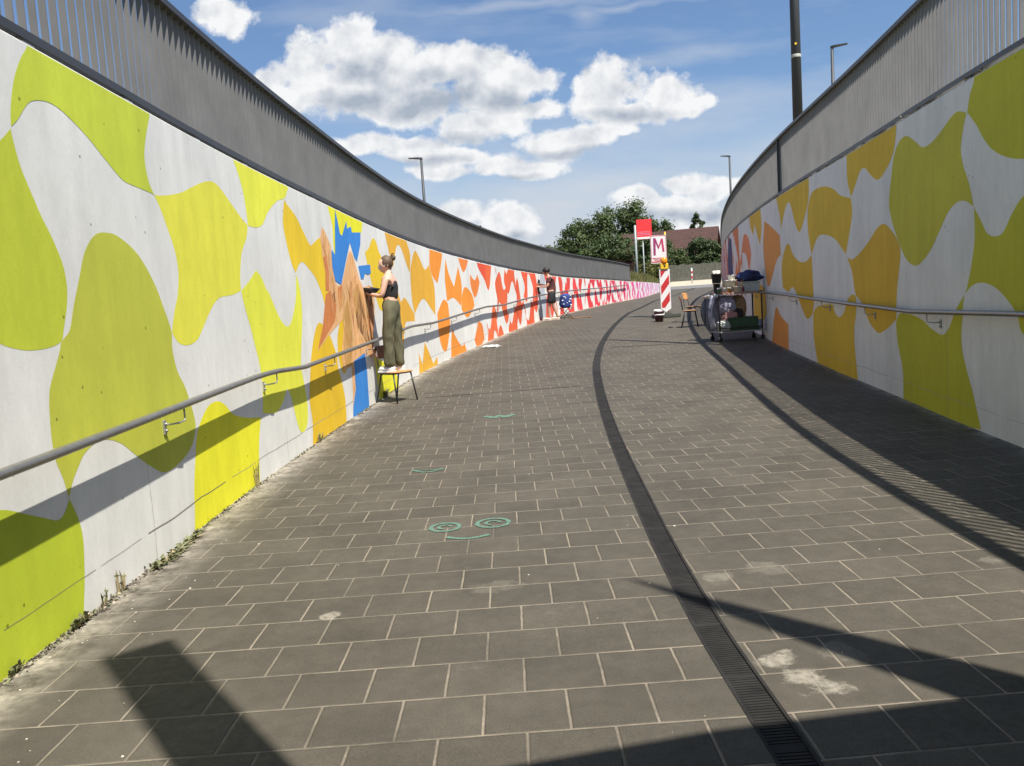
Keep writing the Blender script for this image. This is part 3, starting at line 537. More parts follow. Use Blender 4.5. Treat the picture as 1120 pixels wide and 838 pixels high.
def strokes():
    r = random.Random(12); out = []; x0 = min(p[0] for p in SKP); x1 = max(p[0] for p in SKP); y0 = min(p[1] for p in SKP); y1 = max(p[1] for p in SKP)
    pal = [(.80, .42, .16), (.74, .34, .12), (.62, .27, .09), (.78, .50, .26), (.60, .30, .10), (.78, .45, .16), (.80, .46, .20), (.42, .20, .07), (.84, .50, .24), (.82, .44, .18)]
    while len(out) < 260:
        a = (r.uniform(x0, x1), r.uniform(y0, y1)); L_ = r.uniform(.08, .36); t = r.gauss(0, .28)
        b_ = (a[0]+L_*sin(t), a[1]+L_*cos(t))
        if not (inside(a, SKP) and inside(b_, SKP)): continue
        w = r.uniform(.006, .028); n = 5; l = []; rg = []
        for k in range(n+1):
            f = k/n; x = a[0]+(b_[0]-a[0])*f+r.uniform(-.006, .006); z = a[1]+(b_[1]-a[1])*f; ww = w*(.25+.75*sin(pi*min(.97, max(.05, f))))*r.uniform(.6, 1.1)
            l.append((x-ww, z)); rg.append((x+ww, z))
        q = r.uniform(.85, 1.08); c = r.choice(pal); out.append((tuple(min(.9, v*q) for v in c), l+rg[::-1], 4+(len(out) % 9)*.35))
    return out
lp += strokes()
lp += [(c, p, 0) for c, p in lattice(31.6, 48, 1.12, .25, 2.75, 3, LC, 5)]
lp += [(c, p, 0) for c, p in lattice(48.35, 82, 1.1, .80, 2.45, 3, LC, 8)]
lp += [((.50, .53, .56), [LEFT_EXTRA[0]][0], 1.5), ((.03, .03, .035), LEFT_EXTRA[1], 2.5)]
build_wall('retaining_wall', LL, topL, 1, lp, 'long sunlit concrete wall on the left with a mural of lime, yellow, orange, red and pink blobs')
rp = [(c, p, 0) for c, p in lattice(0.2, 15.2, 1.35, -.5, 3.4, 3, RC, 13)] + [(c, smooth_poly(p), 1 if c[2] == .16 else 0) for c, p in RIGHT_PAINT]
rp += [(c, p, 0) for c, p in lattice(31.6, 80, 1.2, .3, 3.3, 4, RC, 11)]
build_wall('retaining_wall', RL, topR, -1, rp, 'shaded curving concrete wall on the right with a mural of lime, amber and orange blobs')

# ------------------------------------------------------------------ path
DK_ = [(.80, -10), (.80, 1), (.80, 2.4), (.785, 3.4), (.80, 4.2), (.87, 5.85), (.96, 7.6), (1.10, 9.8), (1.29, 12.2), (1.54, 14.8), (1.86, 17.2), (2.15, 19.05), (2.6, 21.5), (3.12, 24.0), (4.1, 28.1), (5.2, 32.3), (7.25, 40.3), (10.6, 52), (16.6, 73)]
DL = Line(DK_); DW = 0.07
def path_material(name='concrete pavers', base=(0.0715, 0.0625, 0.0475)):
    m = bpy.data.materials.new(name); m.use_nodes = True; N, K = nodes(m); b = N['Principled BSDF']
    uv = N.new('ShaderNodeUVMap'); uv.uv_map = 'UV'; tc = N.new('ShaderNodeTexCoord')
    def nz(sc, det, r=0.6, src=None):
        n = N.new('ShaderNodeTexNoise'); n.inputs['Scale'].default_value = sc; n.inputs['Detail'].default_value = det; n.inputs['Roughness'].default_value = r
        K.new(src or tc.outputs['Object'], n.inputs['Vector']); return n
    def rng(v, a0, a1, b0, b1):
        r = N.new('ShaderNodeMapRange'); r.inputs[1].default_value = a0; r.inputs[2].default_value = a1
        r.inputs[3].default_value = b0; r.inputs[4].default_value = b1; K.new(v, r.inputs[0]); return r.outputs[0]
    def math_(op, u, v, clamp=False):
        n = N.new('ShaderNodeMath'); n.operation = op; n.use_clamp = clamp
        for i, x in enumerate((u, v)):
            if isinstance(x, (int, float)): n.inputs[i].default_value = x
            else: K.new(x, n.inputs[i])
        return n.outputs[0]
    # slightly wandering joints
    wob = nz(9, 2); ws = N.new('ShaderNodeVectorMath'); ws.operation = 'MULTIPLY_ADD'
    K.new(wob.outputs['Color'], ws.inputs[0]); ws.inputs[1].default_value = (0.006, 0.006, 0); K.new(uv.outputs[0], ws.inputs[2])
    def brick(ms):
        br = N.new('ShaderNodeTexBrick'); br.offset = 0.5; br.offset_frequency = 2; br.squash = 1
        br.inputs['Scale'].default_value = 1; br.inputs['Brick Width'].default_value = 0.303; br.inputs['Row Height'].default_value = 0.2900
        br.inputs['Mortar Size'].default_value = ms; br.inputs['Mortar Smooth'].default_value = 0.35; br.inputs['Bias'].default_value = 0
        br.inputs['Color1'].default_value = (0.90, 0.90, 0.90, 1); br.inputs['Color2'].default_value = (1.10, 1.10, 1.10, 1); br.inputs['Mortar'].default_value = (1, 1, 1, 1)
        K.new(ws.outputs[0], br.inputs['Vector']); return br
    br = brick(0.0052)
    blotch = math_('MULTIPLY', rng(nz(1.3, 5).outputs[0], 0.3, 0.7, 0.80, 1.18), rng(nz(11, 4).outputs[0], .3, .7, .90, 1.10)); speck = rng(nz(170, 3, 0.7).outputs[0], 0.3, 0.72, 0.72, 1.30)
    k = math_('MULTIPLY', blotch, speck)
    st = N.new('ShaderNodeVectorMath'); st.operation = 'SCALE'; K.new(br.outputs['Color'], st.inputs[0]); K.new(k, st.inputs['Scale'])
    stc = N.new('ShaderNodeVectorMath'); stc.operation = 'MULTIPLY'; K.new(st.outputs[0], stc.inputs[0]); stc.inputs[1].default_value = base
    # pale dusty bloom on some slabs and lime stains
    dn = nz(2.1, 7, 0.62); dust = rng(dn.outputs[0], 0.64, 0.82, 0, 0.35)
    at = N.new('ShaderNodeAttribute'); at.attribute_name = 'dust'
    dn2 = nz(4.5, 6, 0.7); edge = math_('MULTIPLY', at.outputs['Fac'], rng(dn2.outputs[0], 0.36, 0.58, 0, 1.7))
    dust = math_('MAXIMUM', dust, edge)
    geo = N.new('ShaderNodeNewGeometry')
    for (cx, cy, r, amt) in ((1.03, 2.93, .070, .85), (0.98, 3.08, .05, .9), (1.22, 3.12, .05, .3), (.96, 4.05, .05, .35), (1.25, 4.15, .06, .25), (-.95, 3.85, .028, .9), (-.12, 4.1, .07, .2), (2.35, 4.05, .05, .3)):
        s = N.new('ShaderNodeVectorMath'); s.operation = 'DISTANCE'; K.new(geo.outputs['Position'], s.inputs[0]); s.inputs[1].default_value = (cx, cy, gz(cy))
        v = math_('SUBTRACT', 1.0, math_('DIVIDE', s.outputs['Value'], r*1.6)); v = math_('ADD', v, math_('MULTIPLY', math_('SUBTRACT', dn2.outputs[0], 0.5), 4.5))
        v = math_('MULTIPLY', math_('MULTIPLY', v, 2.2, True), amt)
        # keep each stain local
        g = math_('LESS_THAN', s.outputs['Value'], r*2.6); dust = math_('MAXIMUM', dust, math_('MULTIPLY', v, g))
    # chips and darker spots of dirt
    dk = rng(nz(7.5, 6, .75).outputs[0], .66, .74, 1.0, .74); s2_ = N.new('ShaderNodeVectorMath'); s2_.operation = 'SCALE'; K.new(stc.outputs[0], s2_.inputs[0]); K.new(dk, s2_.inputs['Scale']); stc = s2_
    dust = math_('MULTIPLY', dust, rng(nz(26, 5, .7).outputs[0], .32, .60, .35, 1.1))
    mx = N.new('ShaderNodeMix'); mx.data_type = 'RGBA'; K.new(math_('MULTIPLY', dust, 0.62), mx.inputs[0]); K.new(stc.outputs[0], mx.inputs[6]); mx.inputs[7].default_value = (0.40, 0.36, 0.29, 1)
    # joints: sand filled, broken up
    jn = rng(nz(1.7, 5, 0.7).outputs[0], 0.34, 0.60, 0.18, 1.0)
    jj = math_('MULTIPLY', br.outputs['Fac'], jn)
    mj = N.new('ShaderNodeMix'); mj.data_type = 'RGBA'; K.new(jj, mj.inputs[0]); K.new(mx.outputs[2], mj.inputs[6])
    jc = N.new('ShaderNodeMix'); jc.data_type = 'RGBA'; K.new(nz(40, 2).outputs[0], jc.inputs[0]); jc.inputs[6].default_value = (0.15, 0.125, 0.095, 1); jc.inputs[7].default_value = (0.29, 0.245, 0.185, 1)
    K.new(jc.outputs[2], mj.inputs[7])
    K.new(mj.outputs[2], b.inputs['Base Color'])
    rr = rng(nz(30, 4).outputs[0], 0.3, 0.7, 0.60, 0.82); K.new(rr, b.inputs['Roughness']); b.inputs['Specular IOR Level'].default_value = 0.32
    hb = brick(0.011); h = math_('SUBTRACT', math_('MULTIPLY', nz(150, 3, .7).outputs[0], 0.15), math_('MULTIPLY', hb.outputs['Fac'], 0.8))
    h = math_('ADD', h, math_('MULTIPLY', nz(3, 2).outputs[0], 0.5))
    bp = N.new('ShaderNodeBump'); bp.inputs['Strength'].default_value = 0.55; bp.inputs['Distance'].default_value = 0.006; K.new(h, bp.inputs['Height']); K.new(bp.outputs[0], b.inputs['Normal'])
    return m
PAVE = path_material()
def strip_mesh(name, fa, fb, ys, mats, cols=6, dustside=None, uvf=None, z0=0.0):
    vs = []; fs = []; du = []
    for y in ys:
        a, b = fa(y), fb(y)
        for k in range(cols+1):
            t = k/cols; x = a+(b-a)*t
            vs.append((x, y, gz(y)+z0)); 
            d = 0
            if dustside == 'L': d = max(0, 1-(x-a)/0.32)
            if dustside == 'R': d = max(0, 1-(b-x)/0.16)
            du.append(d)
    c = cols+1
    for i in range(len(ys)-1):
        for k in range(cols): fs.append((i*c+k, i*c+k+1, (i+1)*c+k+1, (i+1)*c+k))
    me = bpy.data.meshes.new(name); me.from_pydata(vs, [], fs)
    uvl = me.uv_layers.new(name='UV')
    for l in me.loops:
        x, y, _ = vs[l.vertex_index]; uvl.data[l.index].uv = (x+0.023+30.3, y-2.672+29.0-0.015*x-0.03*max(0, x-.8))
    at = me.attributes.new('dust', 'FLOAT', 'POINT'); at.data.foreach_set('value', du)
    me.materials.append(mats); o = bpy.data.objects.new(name, me); COL.objects.link(o); return tag(o, kind='structure')
def frange(a, b, d):
    n = int((b-a)/d); return [a+(b-a)*i/n for i in range(n+1)]
def xl(y): return LL.at(LL.s_of_y(min(y, 72.9)))[0] if y <= 72.9 else 13.8+(y-72.9)*.22
def xr(y): return RL.at(RL.s_of_y(min(y, 72.9)))[0] if y <= 72.9 else 19.6+(y-72.9)*.28
def xd(y): return DL.at(DL.s_of_y(min(y, 72.9)))[0]
YS = frange(-10, 12, .25)+frange(12.5, 72.9, .5)
def left_cols(name):
    # denser columns near the wall so that the dust line follows it
    vs = []
strip_mesh('paved_path', lambda y: xl(y)-.02, lambda y: xd(y)-DW, YS, PAVE, cols=24, dustside='L')
strip_mesh('paved_path', lambda y: xd(y)+DW, lambda y: xr(y)+.02, YS, PAVE, cols=24, dustside='R')
ASPH = mat('street asphalt', (0.15, 0.145, 0.14), rough=.85, var=.12, scale=3, bump=.1)
strip_mesh('street', lambda y: xl(y)-.02, lambda y: xr(y)+.02, frange(72.9, 80.5, .8), ASPH, cols=3)
SAND = mat('pale sandy gravel', (0.42, 0.35, 0.26), rough=.9, var=.2, scale=2, bump=.2)
strip_mesh('sandy_ground', lambda y: 13.8+(y-72.9)*.22+.3, lambda y: 40, frange(80.5, 97, 1), SAND, cols=3, z0=.004)

# drainage channel
GRT = mat('cast iron grate', (0.020, 0.0185, 0.0165), rough=.75, var=.35, scale=9, spec=.25)
GDIRT = mat('dark wet dirt', (0.018, 0.017, 0.015), rough=.9)
dr = thing('drainage_channel', 'narrow dark slotted iron drain curving along the paved ramp', 'drain')
mb = MB()
for i in range(DL.n-1):
    s0, s1 = i*DL.step, (i+1)*DL.step
    def pt(s, o, z): q = DL.at(min(s, DL.smax-1e-5), o); return (q[0], q[1], gz(q[1])+z)
    mb.add([pt(s0, -DW-.01, -.05), pt(s1, -DW-.01, -.05), pt(s1, DW+.01, -.05), pt(s0, DW+.01, -.05)], [(0, 1, 2, 3)])
mb.build('channel', GDIRT, dr)
mb = MB()
for i in range(DL.n-1):
    s0, s1 = i*DL.step, (i+1)*DL.step
    for sd in (-1, 1):
        a, b_ = DW-.001, DW-.014
        mb.add([pt(s0, sd*a, .003), pt(s1, sd*a, .003), pt(s1, sd*b_, .003), pt(s0, sd*b_, .003), pt(s0, sd*a, -.05), pt(s1, sd*a, -.05), pt(s1, sd*b_, -.05), pt(s0, sd*b_, -.05)], [(0, 1, 2, 3), (3, 2, 6, 7), (0, 4, 5, 1)])
mb.build('frame', GRT, dr)
mb = MB(); s = 9.0; q = 0
while s < DL.smax-.1:
    yy = DL.at(s)[1]; st = .0185 if yy < 14 else .037
    wdt = .0065 if yy < 14 else .017
    if q % 27 == 26: wdt = .016
    z = -.003
    mb.add([pt(s-wdt, -DW+.012, z), pt(s+wdt, -DW+.012, z), pt(s+wdt, DW-.012, z), pt(s-wdt, DW-.012, z), pt(s-wdt, -DW+.012, z-.02), pt(s+wdt, -DW+.012, z-.02), pt(s+wdt, DW-.012, z-.02), pt(s-wdt, DW-.012, z-.02)], [(0, 1, 2, 3), (0, 4, 7, 3), (1, 2, 6, 5)])
    s += st; q += 1
mb.build('grate', GRT, dr)
# transverse expansion joints
JT = mat('tar joint', (0.03, 0.028, 0.026), rough=.8)
def joint(x0, y0, x1, y1, w):
    mb = MB(); n = 16; pts = []
    for i in range(n+1):
        t = i/n; x = x0+(x1-x0)*t; y = y0+(y1-y0)*t+random.uniform(-.01, .01); pts.append((x, y))
    vs = [(x, y-w/2, gz(y)+.004) for x, y in pts]+[(x, y+w/2, gz(y)+.004) for x, y in pts]
    mb.add(vs, [(i, i+1, i+2+n, i+1+n) for i in range(n)]); tag(mb.build('expansion_joint', JT), kind='structure')
joint(-1.3, 12.2, 1.05, 12.35, .03); joint(2.2, 17.9, 5.3, 17.6, .05)

# ------------------------------------------------------------------ upper ground and far ground, one mesh
GRASSG = mat('dry grass ground', (0.16, 0.145, 0.065), rough=.95, var=.35, scale=1.5, bump=.3)
mb = MB()
def side_strip(line, top, side):
    st = [i*2.0 for i in range(int(line.smax/2))]+[line.smax-1e-5]; offs = [.30, 1.5, 4, 10, 30, 400]
    for a, b in zip(st[:-1], st[1:]):
        for o0, o1 in zip(offs[:-1], offs[1:]):
            q = []
            for s, o in ((a, o0), (b, o0), (b, o1), (a, o1)):
                f = line.at(s); x = f[0]-side*o; q.append((x, f[1], top(s)-.07+(0.45*min(1, max(0, (o-.3)/4))*min(1, max(0, (f[1]-45)/15)))))
            mb.add(q, [(0, 1, 2, 3)])
side_strip(LL, topL, 1); side_strip(RL, topR, -1)
xs = [-500, -40, -5, 4, 9.8, 12.3, 13.5, 13.78, 19.62, 21, 23.6, 29.6, 50, 500]
def zf(x, y):
    f = max(0, 1-(y-72.9)/22)
    e = y-72.9; L0 = 13.8+e*.22; R0 = 19.6+e*.28
    d = max(0, (L0-x)); u = max(0, x-R0)
    zl = min(1, d/1.0); zr = min(1, u/1.0)
    return gz(y)-.03+f*(zl*(.58+.45*min(1, d/4))+zr*.9)
fy = [72.9, 75, 78, 82, 86, 90, 95, 100, 110, 130, 200, 500, 1500]
for y0, y1 in zip(fy[:-1], fy[1:]):
    e0, e1 = (y0-72.9)*.25, (y1-72.9)*.25
    for a, b in zip(xs[:-1], xs[1:]):
        q = [(a+e0, y0), (b+e0, y0), (b+e1, y1), (a+e1, y1)]
        mb.add([(x, y, zf(x, y)) for x, y in q], [(0, 1, 2, 3)])
# ground behind and under the bridge
mb.add([(-500, -10, 2.7), (500, -10, 3.0), (500, -400, 3.0), (-500, -400, 2.7)], [(0, 1, 2, 3)])
tag(mb.build('ground', GRASSG), kind='structure')

# road bridge overhead, behind the photographer (only its shadow falls on the paving)
CONC = mat('bridge concrete', (0.36, 0.35, 0.32), rough=.85, var=.12, scale=2, bump=.2)
br = thing('road_bridge', 'concrete road bridge crossing just behind the viewpoint', 'bridge')
mb = MB(); poly = [(-9, -.85), (1.06, .82), (1.83, .97), (2.96, 1.10), (12, 2.0), (12, -11), (-9, -11)]
mb.prism(poly, 3.32, 3.9, axis='z'); mb.build('deck', CONC, br)
mb = MB(); ax = Vector((.8, .6, 0)); c = Vector((.33, .88, 0))
mb.box((.33, .80, 5.25), (.31, .10, 2.7), rot=atan2(.6, .8)); mb.build('parapet_pillar', CONC, br)
mb = MB(); c0 = Vector((2.93, 1.02, 3.9)); c1 = Vector((2.83, 1.05, 7.2)); u = Vector((.8, .6, 0)); w = Vector((-.6, .8, 0))*.04  # added unseen blade, shaped only to cast the wedge shadow on the paving
vs = [c0-u*.17-w, c0+u*.17-w, c0+u*.17+w, c0-u*.17+w, c1-u*.01-w, c1+u*.01-w, c1+u*.01+w, c1-u*.01+w]
mb.add(vs, [(0, 1, 2, 3), (4, 5, 6, 7), (0, 1, 5, 4), (1, 2, 6, 5), (2, 3, 7, 6), (3, 0, 4, 7)]); mb.build('wedge_shadow_blade', CONC, br)

# ------------------------------------------------------------------ fences on the walls
FENCE = mat('grey painted steel', (0.165, 0.162, 0.158), rough=.5, var=.13, scale=2.2, metal=.0, spec=.45)
FENCED = mat('dark grey rail paint', (0.045, 0.045, 0.047), rough=.45, var=.12, scale=5, spec=.5)
GALV = mat('galvanised steel', (0.42, 0.42, 0.40), rough=.45, var=.15, scale=10, metal=.6)
def sweep(mb, line, s0, s1, off, zf_, prof, step=.5):
    ss = frange(s0, s1, step); rings = []
    for s in ss:
        row = []
        for (u, v) in prof:
            p = line.at(s, off+u); row.append((p[0], p[1], zf_(s)+v))
        rings.append(row)
    n = len(prof); vs = [v for r in rings for v in r]; fs = []
    for i in range(len(ss)-1):
        for k in range(n): fs.append((i*n+k, i*n+(k+1) % n, (i+1)*n+(k+1) % n, (i+1)*n+k))
    fs += [tuple(range(n)), tuple(range((len(ss)-1)*n, len(ss)*n))]
    mb.add(vs, fs, None, 0, n > 6)
def rect(w, h): return [(-w/2, -h/2), (w/2, -h/2), (w/2, h/2), (-w/2, h/2)]
def build_fence(line, top, side, s0, s1, H0, H1, pitch, label):
    f = thing('steel_fence', label, 'fence'); off = -side*.06
    hh = lambda s: H0+(H1-H0)*min(1, max(0, (s-10)/45))
    mb = MB(); sweep(mb, line, s0, s1, off, lambda s: top(s)+hh(s)-.02, rect(.11, .045)); mb.build('top_rail', FENCED, f)
    mb = MB(); sweep(mb, line, s0, s1, off, lambda s: top(s)+.060, rect(.060, .045)); mb.build('bottom_rail', FENCED, f)
    mb = MB(); s = s0+.05; D = .034 if side < 0 else .037
    k = 0
    while s < s1:
        a = line.ang(s); p = line.at(s, off); z0 = top(s)+.083; z1 = top(s)+hh(s)-.04
        mb.box((p[0], p[1], (z0+z1)/2), (.008, D, z1-z0), rot=a)   # flat bar standing across the rail
        s += pitch; k += 1
    mb.build('slats', FENCE, f)
    s = s0+.3; i = 0
    while s < s1:
        mb = MB(); a = line.ang(s); p = line.at(s, off); z0 = top(s)-.02; z1 = top(s)+.09
        mb.box((p[0], p[1], (z0+z1)/2), (.04, .012, z1-z0), rot=a)
        mb.box((p[0], p[1], top(s)+.006), (.10, .08, .012), rot=a)
        mb.build('foot', GALV, f); s += 1.1 if i % 2 else 1.15; i += 1
        if i > 95: break
    return f
sE = LL.s_of_y(48.5)
fl = build_fence(LL, topL, 1, 6.0, sE, .88, 1.0, .105, 'grey steel slat fence along the top of the sunlit left wall')
mb = MB(); p = LL.at(sE, -.06); mb.box((p[0], p[1], topL(sE)+.5), (.06, .06, 1.04), rot=LL.ang(sE)); mb.build('end_post', FENCED, fl)
fr_ = build_fence(RL, topR, -1, 6.0, RL.s_of_y(66), 1.08, 1.12, .105, 'grey steel slat fence along the top of the shaded right wall')
sj = RL.s_of_y(15.9); mb = MB(); p = RL.at(sj, .03); mb.box((p[0], p[1], topR(sj)+.57), (.018, .05, 1.0), rot=RL.ang(sj)); mb.build('joint_post', FENCED, fr_)

# ------------------------------------------------------------------ handrails
RAIL = mat('brushed steel handrail', (0.30, 0.285, 0.255), rough=.38, var=.12, scale=15, metal=.75)
def railL(s): return interp([0, 13.4, 15, 16.9, 17.4, 18.4, 20.3, 22.1, 24.6, 26.3, 27.7, 31.1, 33, 35.2, 37.6, 42.9, 50.6, 58], [.86, .895, .93, .975, .98, .94, .99, 1.04, 1.15, 1.15, 1.21, 1.38, 1.39, 1.50, 1.61, 1.74, 1.85, 1.98], s)
def railR(s): return interp([0, 16.5, 18.8, 19.6, 21, 23.2, 25, 27, 28.9, 34, 40, 50], [1.12, 1.12, 1.09, 1.11, 1.14, 1.205, 1.27, 1.31, 1.34, 1.5, 1.75, 2.0], s)
def handrail(line, zf_, side, s0, s1, label, first):
    h = thing('handrail', label, 'handrail')
    mb = MB(); sweep(mb, line, s0, s1, side*.10, zf_, [(cos(a*pi/6)*.030, sin(a*pi/6)*.024) for a in range(12)], .3); mb.build('rail', RAIL, h)
    s = first
    while s < s1:
        mb = MB(); z = zf_(s); d = -1
        P_ = lambda ds, o, dz: (*line.at(s+ds, side*o), z+dz)
        mb.tube([P_(.05, .10, -.02), P_(.05, .10, -.085), P_(.045, .10, -.10), P_(-.03, .095, -.105), P_(-.05, .06, -.108), P_(-.055, .01, -.11)], .0065, 8)
        a = line.ang(s-.055); q = P_(-.055, .006, -.125); mb.box(q, (.035, .012, .09), rot=a)
        mb.tube([P_(-.055, .012, -.105), P_(-.055, .024, -.105)], .009, 8); mb.tube([P_(-.055, .012, -.148), P_(-.055, .024, -.148)], .009, 8)
        mb.build('bracket', GALV, h); s += 2.15
handrail(LL, railL, 1, 4, 57.5, 'steel handrail fixed along the sunlit left wall', 15.3-2.15*3)
handrail(RL, railR, -1, 4, 48, 'steel handrail fixed along the shaded right wall', 17.45-2.6*3)

# ------------------------------------------------------------------ woman painting, standing on a chair
SKINM = mat('skin', (0.60, 0.36, 0.26), rough=.5, var=.05, scale=20)
SKIN2 = mat('tanned skin', (0.48, 0.27, 0.18), rough=.5, var=.05, scale=20)
HAIR = mat('brown hair', (0.10, 0.06, 0.035), rough=.6, var=.3, scale=60)
DHAIR = mat('black hair', (0.018, 0.014, 0.012), rough=.55, var=.3, scale=60)
OLIVE = mat('olive cotton', (0.098, 0.092, 0.050), rough=.85, var=.22, scale=7, bump=.5)
BLACKC = mat('black cloth', (0.016, 0.016, 0.018), rough=.8, var=.2, scale=30)
MAROON = mat('maroon cotton', (0.085, 0.026, 0.024), rough=.85, var=.2, scale=15, bump=.3)
WHITEP = mat('white plastic', (0.76, 0.75, 0.71), rough=.45, var=.05)
DARKP = mat('dark blue enamel', (0.02, 0.03, 0.05), rough=.35, var=.1)
BLKM = mat('black lacquered steel', (0.02, 0.02, 0.022), rough=.4, var=.1)
PLY = mat('varnished beech plywood', (0.50, 0.25, 0.085), rough=.4, var=.15, scale=12)
PLYD = mat('brown plywood', (0.27, 0.12, 0.05), rough=.4, var=.15, scale=12)
EYEM = mat('eye', (0.03, 0.025, 0.02), rough=.3)
LIP = mat('lip', (0.42, 0.14, 0.11), rough=.5)
def head_mesh(c, turn, tilt, r=0.1):
    """skull, jaw, nose, brow, lips and ears as one continuous shape; faces +x before turning"""
    bm = bmesh.new(); bmesh.ops.create_icosphere(bm, subdivisions=4, radius=1); vs = []
    for v in bm.verts:
        x, y, z = v.co
        X = x*.098; Y = y*.074; Z = z*.118
        if z < 0:
            k = 1-0.38*(-z)**1.3; Y *= k; X = X*(1-.16*(-z)) + .018*(-z)*(1 if x > -.2 else .3)
        g = lambda a, b, s: math.exp(-(((y-a)/s[0])**2+((z-b)/s[1])**2)) if x > 0 else 0
        X += .024*g(0, -.16, (.16, .17)) + .007*g(0, .02, (.10, .25)) + .010*g(0, -.50, (.26, .10)) + .010*g(0, -.82, (.28, .14))
        X -= .010*(g(.36, .06, (.20, .13))+g(-.36, .06, (.20, .13))); X += .006*(g(.36, .25, (.3, .09))+g(-.36, .25, (.3, .09)))
        for sd in (-1, 1):
            e = math.exp(-(((x+.08)/.16)**2+((z+.05)/.26)**2)) if sd*y > .6 else 0; Y += sd*.020*e
        vs.append((X, Y, Z))
    fs = [tuple(v.index for v in f.verts) for f in bm.faces]; bm.free()
    Mx = Matrix.Translation(c) @ Matrix.Rotation(turn, 4, 'Z') @ Matrix.Rotation(tilt, 4, 'Y')
    m = MB(); m.add([Mx @ Vector(v) for v in vs], fs, None, 0, True); return m, Mx
def hand(m, w, d, up, sd, curl=.6, r=.0085):
    """palm with four unequal bent fingers and a side thumb; w wrist, d pointing dir, up = back of hand"""
    d = Vector(d).normalized(); up = Vector(up); up = (up-d*up.dot(d)).normalized(); s = d.cross(up)*sd; w = Vector(w)
    pl = []
    palm = [w, w+d*.03, w+d*.085]
    vs = []
    for k, (p, a, b) in enumerate(zip(palm, (.022, .036, .040), (.016, .014, .011))):
        for q in range(8): t = 2*pi*q/8; vs.append(p+s*cos(t)*a+up*sin(t)*b)
    fs = [(i*8+q, i*8+(q+1) % 8, i*8+8+(q+1) % 8, i*8+8+q) for i in range(2) for q in range(8)]+[tuple(range(8)), tuple(range(16, 24))]
    m.add(vs, fs, None, 0, True)
    for k, L in enumerate((.068, .078, .072, .056)):
        b0 = w+d*.078+s*(.029-.0195*k); p = [b0]; a = 0
        for j, f in enumerate((.45, .32, .23)):
            a += curl*(.5+.35*j); p.append(p[-1]+(d*cos(a)-up*sin(a))*L*f)
        m.tube(p, [r, r*.95, r*.85, r*.65], 6)
    b0 = w+d*.025+s*.024; m.tube([b0, b0+s*.028+d*.028-up*.01, b0+s*.036+d*.055-up*.022], [.011, .010, .007], 6)
def eyes(Mx, par, glasses=False):
    m = MB()
    for sd in (-1, 1):
        c = Mx @ Vector((.086, sd*.027, .004)); m.blob(c, (.008, .011, .007), 1, 0)
    m.build('eyes', EYEM, par); m = MB(); m.blob(Mx @ Vector((.099, 0, -.058)), (.007, .019, .007), 1, 0); m.build('lips', LIP, par)
